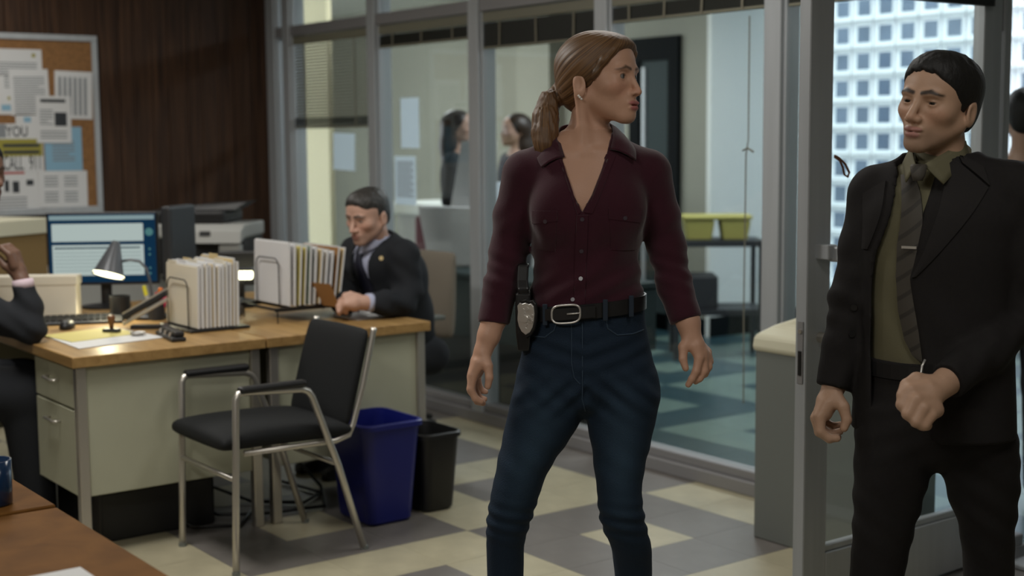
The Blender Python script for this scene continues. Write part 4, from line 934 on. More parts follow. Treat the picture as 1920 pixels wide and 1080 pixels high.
class Drape:
    """puts small pieces on a garment: casts from outside along a horizontal direction"""
    def __init__(s, o, dirv=(0, 1, 0)): s.b = bvh_of(o); s.d = Vector(dirv).normalized(); s.side = Vector((0, 0, 1)).cross(s.d)*-1
    def pt(s, x, z, off=0.0, org=(0, 0)):
        """x measured along image right when dirv=(0,1,0)"""
        o = Vector((org[0], org[1], 0))+Vector((x, 0, z)) if abs(s.d.x) < 1e-6 else Vector((org[0], org[1], z))+s.side*x
        h = s.b.ray_cast(o-s.d*.6, s.d)
        if h[0] is None: return None, None
        return h[0]+h[1]*off, h[1]
def drape_patch(D, quad, nu, nv, off, name, m, parent, th=.002, crown=0):
    """quad: four (x,z) corners a,b,c,d; a grid laid on the garment, solid"""
    a, b, c, d = [Vector(q+(0,)) if len(q) == 2 else Vector(q) for q in quad]; top, bot = [], []
    last = None
    for j in range(nv+1):
        for i in range(nu+1):
            u, v = i/nu, j/nv; p = a.lerp(b, u).lerp(d.lerp(c, u), v); q, n = D.pt(p.x, p.y, off)
            if q is None: q, n = (last if last else (Vector((p.x, 0, p.y)), Vector((0, -1, 0))))
            last = (q, n); cr = crown*math.sin(PI*u)
            top.append(q+n*(th+cr)); bot.append(q-n*.004)
    W_ = nu+1; N = len(top); mb = MB(); fs = []
    for j in range(nv):
        for i in range(nu):
            k = j*W_+i; fs.append((k, k+1, k+W_+1, k+W_)); fs.append((N+k, N+k+W_, N+k+W_+1, N+k+1))
    for i in range(nu): fs.append((i, N+i, N+i+1, i+1)); k = nv*W_+i; fs.append((k, k+1, N+k+1, N+k))
    for j in range(nv): k = j*W_; fs.append((k, k+W_, N+k+W_, N+k)); k = j*W_+nu; fs.append((k, N+k, N+k+W_, k+W_))
    mb.add(top+bot, fs); o = mb.build(name, m, parent, True); o.data.set_sharp_from_angle(angle=.9); return o
def drape_line(D, pts, r, name, m, parent, off=.0005, n=6):
    P = []
    for (x0, z0), (x1, z1) in zip(pts[:-1], pts[1:]):
        for k in range(6):
            q, nn = D.pt(x0+(x1-x0)*k/6, z0+(z1-z0)*k/6, off)
            if q is not None: P.append(q)
    if len(P) > 2: return MB().tube(P, r, n).build(name, m, parent, True)
def hair_mat(name, c1, c2, rough=.42, scale=60, stretch=(1, 1, .12)):
    m = bpy.data.materials.new(name); m.use_nodes = True; nt = m.node_tree; b = nt.nodes['Principled BSDF']; b.inputs['Roughness'].default_value = rough
    tc = nt.nodes.new('ShaderNodeTexCoord'); mp = nt.nodes.new('ShaderNodeMapping'); mp.inputs['Scale'].default_value = stretch
    nz = nt.nodes.new('ShaderNodeTexNoise'); nz.inputs['Scale'].default_value = scale; nz.inputs['Detail'].default_value = 4
    cr = nt.nodes.new('ShaderNodeValToRGB'); cr.color_ramp.elements[0].position = .35; cr.color_ramp.elements[1].position = .65; cr.color_ramp.elements[0].color = c1; cr.color_ramp.elements[1].color = c2
    bp = nt.nodes.new('ShaderNodeBump'); bp.inputs['Strength'].default_value = .5; bp.inputs['Distance'].default_value = .004
    nt.links.new(tc.outputs['Object'], mp.inputs[0]); nt.links.new(mp.outputs[0], nz.inputs['Vector']); nt.links.new(nz.outputs[0], cr.inputs[0]); nt.links.new(cr.outputs[0], b.inputs['Base Color'])
    nt.links.new(nz.outputs[0], bp.inputs['Height']); nt.links.new(bp.outputs[0], b.inputs['Normal']); return m
def strand_mat(name, c1, c2, rough=.42, freq=38):
    m = bpy.data.materials.new(name); m.use_nodes = True; nt = m.node_tree; b = nt.nodes['Principled BSDF']; b.inputs['Roughness'].default_value = rough
    at = nt.nodes.new('ShaderNodeAttribute'); at.attribute_name = 'Col'; mp = nt.nodes.new('ShaderNodeMapping'); mp.inputs['Scale'].default_value = (freq, 6, 1)
    nz = nt.nodes.new('ShaderNodeTexNoise'); nz.inputs['Scale'].default_value = 1; nz.inputs['Detail'].default_value = 5
    cr = nt.nodes.new('ShaderNodeValToRGB'); cr.color_ramp.elements[0].position = .3; cr.color_ramp.elements[1].position = .72; cr.color_ramp.elements[0].color = c1; cr.color_ramp.elements[1].color = c2
    bp = nt.nodes.new('ShaderNodeBump'); bp.inputs['Strength'].default_value = .35; bp.inputs['Distance'].default_value = .003
    nt.links.new(at.outputs['Vector'], mp.inputs[0]); nt.links.new(mp.outputs[0], nz.inputs['Vector']); nt.links.new(nz.outputs[0], cr.inputs[0]); nt.links.new(cr.outputs[0], b.inputs['Base Color'])
    nt.links.new(nz.outputs[0], bp.inputs['Height']); nt.links.new(bp.outputs[0], b.inputs['Normal']); return m
CAMROT = PI/2-math.atan2(math.cos(YAW), -math.sin(YAW))
CAMROT = math.atan2(-math.sin(YAW), math.cos(YAW))      # local X = camera's right, local Y = away from the camera
# ------------------------------------------------------------------ the woman in the burgundy shirt
def chain_parts(P, d, lst, k):
    for pts in lst: d = smin(d, chain(P, pts, .004), k)
    return d
SKW = (.56, .325, .225); 
def woman():
    t = thing('person', 'woman in a burgundy shirt and blue jeans looking to the right, badge on her belt', 'person', (-2.656, 2.209, 0), CAMROT)
    H = Head((.037, .0, 1.640), rot(math.radians(57), .02, -.03), 1.0, True, .0056, jaw=.93, gap=.0012)
    torso = stack([(.86, .0, .0, .10, .06), (.93, .0, .0, .135, .085), (1.02, .0, .0, .143, .098), (1.10, .005, .0, .130, .092), (1.18, .006, .0, .120, .086), (1.26, .006, .0, .126, .092), (1.33, .006, .0, .138, .096), (1.40, .008, .004, .148, .090), (1.445, .008, .008, .142, .076), (1.482, .005, .012, .095, .060), (1.51, .004, .012, .06, .052)])
    def bust(P, d, g):
        for c in (-.062, .078): d = smin(d, ell(P, (c, -.070, 1.318), (.056+g, .034+g, .058+g)), .05)
        return d
    LA = [(-.147, .012, 1.405, .045), (-.172, .02, 1.30, .040), (-.190, .02, 1.21, .036), (-.207, .0, 1.13, .034), (-.222, -.018, 1.06, .031), (-.238, -.03, 1.01, .025), (-.2515, -.037, .975, .0205)]
    RA = [(.163, .012, 1.405, .045), (.186, .02, 1.30, .040), (.207, .02, 1.22, .036), (.224, -.005, 1.13, .033), (.243, -.04, 1.075, .029), (.254, -.052, 1.04, .026), (.259, -.06, 1.012, .0215)]
    LH = [[(-.2515, -.037, .975, .021), (-.262, -.038, .945, .022), (-.272, -.036, .920, .019)],
          [(-.262, -.052, .945, .017), (-.278, -.055, .915, .0125), (-.284, -.062, .882, .0095), (-.272, -.062, .858, .0085), (-.258, -.058, .850, .0078)],
          [(-.264, -.036, .935, .016), (-.281, -.036, .908, .0120), (-.283, -.042, .874, .0098), (-.268, -.044, .848, .0086), (-.254, -.044, .843, .0078)],
          [(-.262, -.022, .935, .015), (-.276, -.018, .908, .0115), (-.276, -.024, .876, .0094), (-.262, -.028, .852, .0082), (-.250, -.028, .850, .0074)],
          [(-.258, -.010, .938, .013), (-.268, -.003, .912, .0100), (-.266, -.008, .886, .0082), (-.256, -.012, .868, .0072), (-.247, -.014, .866, .0066)],
          [(-.250, -.050, .965, .014), (-.240, -.064, .940, .0120), (-.237, -.072, .912, .0098), (-.241, -.072, .890, .0082)]]
    RH = [[(.259, -.06, 1.012, .0215), (.269, -.066, .990, .0225), (.281, -.07, .970, .019)],
          [(.268, -.078, .985, .016), (.276, -.086, .960, .0120), (.268, -.094, .928, .0095), (.257, -.094, .908, .0085), (.249, -.092, .894, .0076)],
          [(.275, -.068, .982, .016), (.287, -.074, .958, .0120), (.289, -.082, .926, .0098), (.278, -.084, .908, .0086), (.268, -.082, .900, .0078)],
          [(.281, -.056, .982, .015), (.297, -.060, .962, .0115), (.302, -.066, .934, .0094), (.293, -.068, .916, .0082), (.284, -.066, .910, .0074)],
          [(.284, -.044, .985, .013), (.302, -.044, .968, .0100), (.308, -.050, .944, .0082), (.301, -.052, .930, .0072), (.294, -.05, .926, .0066)],
          [(.256, -.066, 1.005, .015), (.238, -.078, .985, .0125), (.236, -.088, .957, .0100), (.242, -.094, .935, .0082)]]
    legs0 = lambda g: [stack([(.05, -.205, .08, .036+g, .04+g), (.402, -.2025, .06, .044+g, .052+g), (.455, -.202, .045, .045+g, .054+g), (.522, -.193, .02, .052+g, .058+g), (.555, -.186, .01, .055+g, .060+g), (.654, -.160, .0, .062+g, .070+g), (.80, -.100, .0, .090+g, .090+g), (.88, -.082, .0, .088+g, .095+g), (.95, -.07, .005, .07+g, .09+g)]),
                       stack([(.05, .13, .12, .036+g, .04+g), (.402, .127, .06, .046+g, .052+g), (.455, .120, .03, .048+g, .054+g), (.502, .104, .01, .052+g, .057+g), (.555, .092, -.01, .053+g, .059+g), (.614, .087, -.012, .053+g, .064+g), (.72, .090, -.005, .069+g, .078+g), (.793, .093, .0, .083+g, .088+g), (.88, .098, .004, .088+g, .098+g), (.95, .085, .01, .07+g, .092+g)])]
    lg = legs0(-.006)
    def fbody(P):
        d = bust(P, torso(P), 0)
        d = smin(d, cap(P, (.0, .012, 1.46), (-.14, .012, 1.415), .045, .042), .03); d = smin(d, cap(P, (.01, .012, 1.46), (.156, .012, 1.415), .045, .042), .03)
        nb = H.world((-.022, 0, -.075))
        d = smin(d, cap(P, (.004, .014, 1.45), nb, .052, .046), .03)
        # neck tendons and collar bones
        d = smin(d, cap(P, (.0, -.045, 1.462), H.world((-.02, -.058, -.045)), .010, .013), .022)
        d = smin(d, cap(P, (-.012, -.052, 1.458), (-.12, -.02, 1.452), .009, .010), .018); d = smin(d, cap(P, (.02, -.052, 1.458), (.13, -.02, 1.452), .009, .010), .018)
        d = smin(d, chain(P, LA, .02), .03); d = smin(d, chain(P, RA, .02), .03)
        for HH in (LH, RH): d = chain_parts(P, d, HH[:1], .012); d = chain_parts(P, d, HH[1:5], .006); d = chain_parts(P, d, HH[5:], .010)
        d = smin(d, lg[0](P), .02); d = smin(d, lg[1](P), .02)
        return smin(d, H.f(P), .018)
    X = axis(-.34, .36, .007, [(-.30, -.225, .0035), (.215, .325, .0035), (-.05, .165, .0025)]); Y = axis(-.17, .20, .007, [(-.11, .105, .003)])
    Z = axis(.03, 1.76, .008, [(.83, 1.03, .0035), (1.38, 1.53, .004), (1.53, 1.75, .0025)])
    def col(P): 
        c = H.colour(P, SKW, (.42, .13, .135), (.05, .03, .02)); 
        nail = (P[:, 2] < .93); return c*np.where(nail, np.array([[1.0]]).T, 1.0).reshape(-1, 1)
    body = mesh_obj('body', sdf_mesh(fbody, X, Y, Z), 'skin', t, col)
    H.eyes(t, (1, .22, .05), (.05, .055, .055))
    # ---- shirt
    hwv = lambda z: np.interp(z, [1.30, 1.318, 1.36, 1.42, 1.46, 1.50, 1.54], [-.03, 0, .022, .044, .056, .066, .075])
    st_ = stack([(1.03, .0, .0, .152, .108), (1.075, .003, .0, .146, .106), (1.12, .006, .0, .139, .104), (1.18, .006, .0, .132, .098), (1.26, .006, .0, .137, .104), (1.33, .006, .0, .148, .108), (1.40, .008, .004, .157, .100), (1.445, .008, .008, .150, .086), (1.482, .005, .012, .104, .072), (1.512, .004, .016, .072, .062)])
    SL = [(-.147, .012, 1.402, .055), (-.172, .02, 1.30, .050), (-.189, .02, 1.21, .0445), (-.207, .0, 1.13, .041), (-.2255, -.018, 1.045, .0405)]
    SR = [(.163, .012, 1.402, .055), (.187, .02, 1.30, .050), (.208, .02, 1.22, .0455), (.224, -.005, 1.13, .042), (.246, -.043, 1.055, .041)]
    def fold(P, z0, w, k, amp, ph, ax=(0, 0, 1)):
        u = P @ np.array(ax, np.float32); return amp*np.exp(-((P[:, 2]-z0)/w)**2)*np.sin(u*k+ph)
    def fshirt(P):
        d = bust(P, st_(P), .008)
        d = smin(d, cap(P, (.0, .012, 1.462), (-.14, .012, 1.415), .053, .051), .03); d = smin(d, cap(P, (.01, .012, 1.462), (.156, .012, 1.415), .053, .051), .03)
        # cloth folds across the waist and below the bust
        d = d+fold(P, 1.13, .05, 120, .0036, 0, (-.55, .2, 1))+fold(P, 1.21, .05, 80, .0028, 1, (-.7, .2, 1))+.0015*np.sin(P[:, 0]*70+P[:, 2]*25)*np.exp(-((P[:, 2]-1.24)/.06)**2)
        el = chain(P, SL, .02); er = chain(P, SR, .02)
        wr = .0022*np.exp(-((P[:, 2]-1.17)/.05)**2)*np.sin(P[:, 2]*165+P[:, 0]*60+P[:, 1]*30)+.0012*np.sin(P[:, 2]*95-P[:, 0]*80)*np.exp(-((P[:, 2]-1.30)/.05)**2)
        a = np.array((-.2255, -.018, 1.045)); n = np.array((-.12, -.2, -1)); n /= np.linalg.norm(n); el = np.maximum(el+wr, (P-a) @ n.astype(np.float32)-.006)
        a = np.array((.246, -.043, 1.055)); n = np.array((.30, -.30, -1)); n /= np.linalg.norm(n); er = np.maximum(er+wr, (P-a) @ n.astype(np.float32)-.010)
        d = smin(d, el, .022); d = smin(d, er, .022)
        v = np.maximum((np.abs(P[:, 0]+.010-.05*np.clip(P[:, 2]-1.32, 0, .2))-hwv(P[:, 2]))*.8, P[:, 1]+.0)
        d = smax(d, -v, .004)
        d = np.maximum(d, np.where(np.abs(P[:, 0]-.005) < .175, 1.083+.09*P[:, 0]-P[:, 2], -1))
        return smax(d, -cap(P, (.004, .012, 1.47), (.006, .012, 1.60), .062, .075), .004)
    X = axis(-.29, .31, .0055); Y = axis(-.16, .12, .0055); Z = axis(1.0, 1.53, .005)
    M['shirtm'] = mat('burgundy_cotton', S(56, 17, 31), .8, 0, .2, noise=(12, .08), bump=(500, .18), sheen=.25)
    sh = mesh_obj('shirt', sdf_mesh(fshirt, X, Y, Z), 'shirtm', t)
    D = Drape(sh)
    # collar leaves
    def strip(inner, outer, name, n=3, th=.0035):
        def cr(pts, m=6):
            P = [Vector(p) for p in pts]; out = []
            for i in range(len(P)-1):
                p0, p1, p2, p3 = P[max(i-1, 0)], P[i], P[i+1], P[min(i+2, len(P)-1)]
                for k in range(m):
                    u = k/m; out.append(.5*((2*p1)+(p2-p0)*u+(2*p0-5*p1+4*p2-p3)*u*u+(3*p1-p0-3*p2+p3)*u**3))
            return out+[P[-1]]
        A, B = cr(inner), cr(outer); g = [[a.lerp(b, k/n)+Vector((0, -.004, .006))*math.sin(PI*k/n) for k in range(n+1)] for a, b in zip(A, B)]
        mb = MB(); mb.loft([[tuple(p) for p in r_] for r_ in g], False, False); o = mb.build(name, 'shirtm', t, True); s = o.modifiers.new('solid', 'SOLIDIFY'); s.thickness = th; s.offset = 0; return o
    strip([(.0, .078, 1.530), (.045, .062, 1.532), (.068, .022, 1.528), (.070, -.03, 1.502), (.060, -.066, 1.468)], [(.0, .094, 1.492), (.062, .078, 1.492), (.104, .03, 1.490), (.122, -.035, 1.468), (.122, -.072, 1.440)], 'collar')
    strip([(.0, .078, 1.530), (-.040, .062, 1.528), (-.060, .022, 1.516), (-.058, -.03, 1.484), (-.050, -.068, 1.450)], [(.0, .094, 1.492), (-.062, .078, 1.488), (-.098, .03, 1.478), (-.116, -.035, 1.452), (-.106, -.070, 1.425)], 'collar')
    # front placket and V edge facings
    drape_patch(D, [(-.024, 1.312), (.004, 1.312), (-.004, 1.085), (-.030, 1.085)], 4, 24, .0005, 'placket', 'shirtm', t, .0022)
    drape_patch(D, [(-.0625, 1.445), (-.050, 1.445), (-.010, 1.322), (-.022, 1.312)], 3, 14, .0003, 'neckline_facing', 'shirtm', t, .002)
    drape_patch(D, [(.052, 1.455), (.072, 1.450), (.014, 1.315), (-.006, 1.318)], 3, 14, .0003, 'neckline_facing', 'shirtm', t, .002)
    M['button'] = mat('dark_button', S(70, 60, 70), .25, 0, .6)
    for x, z in ((-.011, 1.302), (-.012, 1.225), (-.013, 1.157), (-.032, 1.106), (-.098, 1.297), (.092, 1.304)):
        q, n = D.pt(x, z, .0015)
        if q: MB().disc(q, .0052, n, .0022, 14).build('button', 'button', t)
    drape_patch(D, [(-.128, 1.322), (-.070, 1.322), (-.070, 1.298), (-.128, 1.290)], 8, 4, .0003, 'pocket_flap', 'shirtm', t, .0022)
    drape_patch(D, [(.052, 1.328), (.132, 1.322), (.130, 1.292), (.054, 1.302)], 8, 4, .0003, 'pocket_flap', 'shirtm', t, .0022)
    drape_patch(D, [(-.126, 1.294), (-.072, 1.300), (-.074, 1.222), (-.122, 1.226)], 8, 8, .0001, 'pocket', 'shirtm', t, .0012)
    drape_patch(D, [(.056, 1.302), (.128, 1.294), (.122, 1.222), (.060, 1.226)], 8, 8, .0001, 'pocket', 'shirtm', t, .0012)
    # ---- jeans
    jl = legs0(.004)
    pel = stack([(.80, .002, .01, .02, .04), (.83, .0, .008, .10, .08), (.86, .0, .006, .155, .098), (.90, .004, .004, .172, .106), (.95, .005, .002, .164, .106), (1.0, .004, .0, .156, .106), (1.04, .003, .0, .150, .106), (1.095, .003, .0, .146, .107)])
    def fjeans(P):
        top = P[:, 2]-(1.094+.09*P[:, 0])
        d = np.maximum(pel(P), top)
        l0, l1 = jl[0](P), jl[1](P); d = smin(d, l0, .018); d = smin(d, l1, .018)
        d = smin(d, ell(P, (-.07, .075, .90), (.085, .06, .085)), .03); d = smin(d, ell(P, (.09, .075, .90), (.085, .06, .085)), .03)
        z, x = P[:, 2], P[:, 0]
        g = lambda z0, w: np.exp(-((z-z0)/w)**2)
        fr = np.clip(-P[:, 1]/.06, .15, 1)
        d = d+.0030*g(.535, .05)*np.sin(z*170+x*40)+fr*(.0042*g(.87, .05)*np.sin(z*110+np.abs(x-.0)*100)+.0030*g(.97, .05)*np.sin(z*140-np.abs(x)*50))+.0016*g(.70, .06)*np.sin(z*80+x*60)
        d = smax(d, -cap(P, (-.004, -.125, .80), (.0, -.10, .88), .006, .004), .02)
        return smax(d, top-.0, .004)
    X = axis(-.27, .22, .006); Y = axis(-.14, .19, .006); Z = axis(.035, 1.11, .006)
    M['denim'] = vcol_mat('denim', .8, .2, bump=(350, .3))
    def jcol(P):
        x, y, z = P.T; base = np.array(S(30, 44, 60)[:3]); fade = np.array(S(56, 78, 96)[:3])
        m = np.clip((-.02-y)/.08, 0, 1)*np.clip(1-np.abs(z-.70)/.24, 0, 1)*.75
        cx = np.where(x < .0, np.interp(z, [.55, .65, .80], [-.186, -.16, -.11]), .09); m = m*np.exp(-((x-cx)/.055)**2)
        m = np.clip(m+.10*np.sin(z*120+x*90)*np.exp(-((z-.86)/.06)**2)+.10*np.sin(z*180)*np.exp(-((z-.55)/.05)**2), 0, 1)
        return base*(1-m[:, None])+fade*m[:, None]
    je = mesh_obj('jeans', sdf_mesh(fjeans, X, Y, Z), 'denim', t, jcol)
    DJ = Drape(je); M['seam'] = mat('denim_seam', S(44, 62, 80), .8); M['loop'] = mat('belt_loop_denim', S(30, 42, 56), .85); M['leather'] = mat('black_leather', (.012, .012, .013, 1), .4, 0, .5)
    drape_line(DJ, [(-.036, 1.055), (-.036, .95), (-.030, .915), (-.012, .895)], .0016, 'fly_seam', 'seam', t)
    drape_line(DJ, [(-.010, 1.06), (-.010, .86), (.0, .82)], .0018, 'fly_seam', 'seam', t)
    drape_line(DJ, [(.045, 1.065), (.052, 1.035), (.075, 1.018), (.115, 1.018), (.150, 1.025)], .0020, 'pocket_seam', 'seam', t)
    drape_line(DJ, [(-.070, 1.055), (-.078, 1.03), (-.10, 1.012), (-.135, 1.012)], .0020, 'pocket_seam', 'seam', t)
    # boots
    for lx, ly, nm in ((-.205, .075, 'boot'), (.13, .115, 'boot')):
        def fb(P, lx=lx, ly=ly):
            d = chain(P, [(lx, ly+.02, .16, .05), (lx, ly+.02, .07, .046)], .01); d = smin(d, chain(P, [(lx, ly+.02, .045, .042), (lx, ly-.08, .036, .040), (lx, ly-.15, .030, .032)], .02), .03); return np.maximum(d, -P[:, 2])
        mesh_obj('boot', sdf_mesh(fb, axis(lx-.08, lx+.08, .008), axis(ly-.22, ly+.11, .008), axis(-.016, .24, .008)), 'leather', t)
    # belt, buckle, badge, holster
    def ring(z0, hw, hd, cx, cy, h, th, sl, a0=0, a1=2*PI, n=64, rad=2.2):
        rings = []
        for k in range(n+(0 if a1-a0 >= 2*PI-1e-6 else 1)):
            a = a0+(a1-a0)*k/n; c, s = math.cos(a), math.sin(a); q = (abs(c)**rad+abs(s)**rad)**(-1/rad)
            px, py = cx+hw*c*q, cy+hd*s*q; nx_, ny_ = c/hw, s/hd; L = math.hypot(nx_, ny_); nx_, ny_ = nx_/L, ny_/L; zz = z0+sl*px
            rings.append([(px, py, zz-h/2), (px+nx_*th, py+ny_*th, zz-h/2), (px+nx_*th, py+ny_*th, zz+h/2), (px, py, zz+h/2)])
        mb = MB(); closed = a1-a0 >= 2*PI-1e-6
        mb.loft(rings+([rings[0]] if closed else []), not closed); return mb
    ring(1.078, .147, .108, .003, 0, .036, .005, .09).build('belt', 'leather', t, 'auto')
    DB = Drape(je)
    def bpt(x, z, off):  # front of the belt
        u = max(-1, min(1, (x-.003)/.149)); return Vector((x, -.113*(1-abs(u)**2.2)**(1/2.2)-off, z+.09*x))
    M['silver'] = mat('silver_metal', (.72, .70, .67, 1), .3, .65)
    bk = thing('x', None, None) if False else None
    def se(c): return math.copysign(abs(c)**.6, c)
    P = [bpt(-.050+.034*se(math.cos(a)), 1.078+.022*se(math.sin(a)), .0105) for a in [2*PI*k/40 for k in range(41)]]
    MB().tube(P, .0026, 8, False).build('buckle', 'silver', t, True)
    MB().tube([bpt(-.048, 1.078, .012), bpt(-.017, 1.078, .013)], .0020, 8).build('buckle_prong', 'silver', t, True)
    drape = [bpt(x, 1.078, .0065) for x in (-.10, -.08, -.06, -.04, -.02, .0, .02)]
    mb = MB(); mb.loft([[tuple(p+Vector((0, 0, -.014))), tuple(p+Vector((0, -.003, -.014))), tuple(p+Vector((0, -.003, .014))), tuple(p+Vector((0, 0, .014)))] for p in drape], True); mb.build('belt_strap', 'leather', t)
    for x in (-.10, .045, .11):
        p = bpt(x, 1.078, .006); MB().box(p.x-.006, p.x+.006, p.y-.003, p.y+.004, p.z-.026, p.z+.026).build('belt_loop', 'loop', t, bevel=.002)
    # badge: leather backing and silver shield
    bx, by, bz = -.143, -.075, 1.058
    nrm = Vector((-.55, -.83, 0)).normalized(); tx = Vector((.83, -.55, 0)).normalized()
    def shield(s, d0, d1, name, m, par):
        prof = [(0, 1.0), (.32, .92), (.55, .98), (.80, .80), (.86, .35), (.80, -.1), (.66, -.5), (.40, -.82), (0, -1.0)]
        pts = [(x, z) for x, z in prof]+[(-x, z) for x, z in prof[-2:0:-1]]
        c = Vector((bx, by, bz)); f0 = [c+tx*x*.030*s+Vector((0, 0, z*.040*s))+nrm*d0 for x, z in pts]; f1 = [c+tx*x*.030*s*.96+Vector((0, 0, z*.040*s*.96))+nrm*d1 for x, z in pts]
        return MB().loft([[tuple(p) for p in f0], [tuple(p) for p in f1]], True).build(name, m, par, bevel=.001)
    bd = shield(1.22, 0, .006, 'badge_holder', 'leather', t); sd = shield(1.0, .006, .009, 'badge', 'silver', bd)
    c = Vector((bx, by, bz))
    rel = MB()
    for k in range(11):
        a = rnd.random()*6.28; rr = .004+.017*rnd.random(); p = c+tx*rr*math.cos(a)+Vector((0, 0, rr*1.3*math.sin(a)))+nrm*.009
        rel.tube([p, p+nrm*.002], .0035+.002*rnd.random(), 8)
    rel.tube([c+nrm*.009, c+nrm*.013], .009, 12); rel = rel.build('badge_relief', 'silver', sd); rel['kind'] = 'stuff'
    hd = Vector((-.150, -.03, 1.06))
    MB().loft([[(hd.x+x*s, hd.y+y*s, z) for x, y in ((-.022, -.04), (.016, -.045), (.02, .03), (-.022, .035))] for s, z in ((.75, .975), (.95, 1.02), (1.0, 1.075), (.95, 1.115), (.9, 1.12))], True).build('holster', 'leather', t, bevel=.006)
    MB().loft([[(-.150+dx+x, -.045+y+dy, z) for x, y in ((-.014, -.02), (.014, -.02), (.014, .022), (-.014, .022))] for dx, dy, z in ((0, 0, 1.10), (-.003, -.004, 1.13), (-.004, .01, 1.15), (-.002, .02, 1.180), (-.0, .022, 1.188))], True).build('pistol_grip', 'blackmetal', t, bevel=.005)
    # ---- hair
    M['hairb'] = strand_mat('brown_hair', S(58, 39, 25), S(134, 98, 62), .5)
    PT = [H.world(p) for p in ((-.098, 0, -.012), (-.112, -.004, -.032))]
    tail = [(*PT[0], .020), (*PT[1], .020), (-.084, .03, 1.585, .025), (-.094, .012, 1.545, .030), (-.096, -.004, 1.508, .030), (-.098, -.016, 1.478, .024), (-.104, -.022, 1.458, .012)]
    def fhair(P):
        h = H.loc(P); ha = h.copy(); ha[:, 1] = np.abs(h[:, 1])
        d = ell(h, (-.014, 0, .030), (.103, .083, .087)); d = smin(d, ell(h, (-.05, 0, -.025), (.055, .062, .06)), .03); d = smin(d, ell(h, (.045, 0, .062), (.052, .062, .038)), .03)
        v_ = h-np.array((-.105, 0, -.02), np.float32); ang = np.arctan2(v_[:, 1], v_ @ np.array((-.6, 0, .8), np.float32)); d = d+.0006*np.sin(ang*26)
        fc = .80*(h[:, 0]-.036)-.60*(h[:, 2]-.004)
        fc = np.maximum(fc, -(h[:, 2]+.09))
        fc = np.where(h[:, 2] > .074, fc-.3*(h[:, 2]-.074), fc)
        fc2 = .62*(h[:, 0]+.022)-.78*(h[:, 2]+.052)       # under and behind the ear
        d = smax(d, fc, .006); d = smax(d, fc2, .006)
        d = smax(d, -ell(ha, (-.008, .088, -.028), (.018, .026, .026)), .006)
        # temple wisp
        d = smin(d, chain(ha, [(.066, .052, .060, .012), (.052, .066, .036, .009), (.034, .072, .008, .006), (.026, .073, -.006, .004)], .01), .008)
        tl = chain(P, tail, .015); ang = np.arctan2(P[:, 1]-.0, P[:, 0]+.095); tl = tl+.0016*np.sin(ang*11+P[:, 2]*30)+.0008*np.sin(ang*23-P[:, 2]*50)
        return smin(d, tl, .010)
    X = axis(-.15, .16, .004); Y = axis(-.12, .14, .004); Z = axis(1.43, 1.78, .004)
    def strand(P):
        h = H.loc(P).astype(float); r0 = np.array((-.105, 0, -.02)); ax = np.array((.80, 0, .60)); v = h-r0; u = v @ ax; b = np.array((-.60, 0, .80))
        a1 = np.arctan2(v[:, 1], v @ b); tl = (P[:, 0] < -.055) & (P[:, 2] < 1.615)
        a2 = np.arctan2(P[:, 1]-np.interp(P[:, 2], [1.46, 1.6], [-.02, .035]), P[:, 0]+.096)
        return np.stack([np.where(tl, a2+5, a1)*.5+.5*0, np.where(tl, P[:, 2]*2, u), np.zeros(len(P))], 1)
    mesh_obj('hair', sdf_mesh(fhair, X, Y, Z), 'hairb', t, strand)
    q = H.world((-.106, -.002, -.022)); MB().tube([q+np.array((-.012, .004, .004)), q+np.array((.012, -.004, -.004))], .022, 16).build('hair_tie', 'leather', t, True)
    for k, hh in enumerate(((-.010, -.081, -.046), (-.006, -.082, -.050), (-.002, -.081, -.054))):
        q = Vector(H.world(hh)); MB().lathe([(.0005, -.003), (.0028, -.0015), (.0028, .0015), (.0005, .003)], tuple(q), 10).build('earring', mat('pearl_%d' % k, (.8, .78, .74, 1), .15), t, True)
    return t, H
import time as _time
_t0 = _time.time(); WOMAN, WH = woman(); print('woman', _time.time()-_t0)
# ------------------------------------------------------------------ the standing man in the dark suit
def drape_strip(D, cs, nu, name, m, parent, off=.001, th=.003, crown=0.0):
    """cs: (x centre, z, half width) down the strip"""
    dense = []
    for a, b in zip(cs[:-1], cs[1:]):
        for k in range(4): u = k/4; dense.append(tuple(p+(q-p)*u for p, q in zip(a, b)))
    dense.append(cs[-1]); top, bot = [], []; last = None
    for xc, z, hw in dense:
        for i in range(nu+1):
            u = i/nu; q, n = D.pt(xc+(2*u-1)*hw, z, off)
            if q is None: q, n = last or (Vector((xc, -.15, z)), Vector((0, -1, 0)))
            last = (q, n); top.append(q+n*(th+crown*math.sin(PI*u))); bot.append(q-n*.003)
    W_ = nu+1; N = len(top); nv = len(dense)-1; fs = []
    for j in range(nv):
        for i in range(nu): k = j*W_+i; fs += [(k, k+1, k+W_+1, k+W_), (N+k, N+k+W_, N+k+W_+1, N+k+1)]
        k = j*W_; fs.append((k, k+W_, N+k+W_, N+k)); k += nu; fs.append((k, N+k, N+k+W_, k+W_))
    for i in range(nu): fs.append((i, N+i, N+i+1, i+1)); k = nv*W_+i; fs.append((k, k+1, N+k+1, N+k))
    o = MB().add(top+bot, fs).build(name, m, parent, True); o.data.set_sharp_from_angle(angle=.9); return o
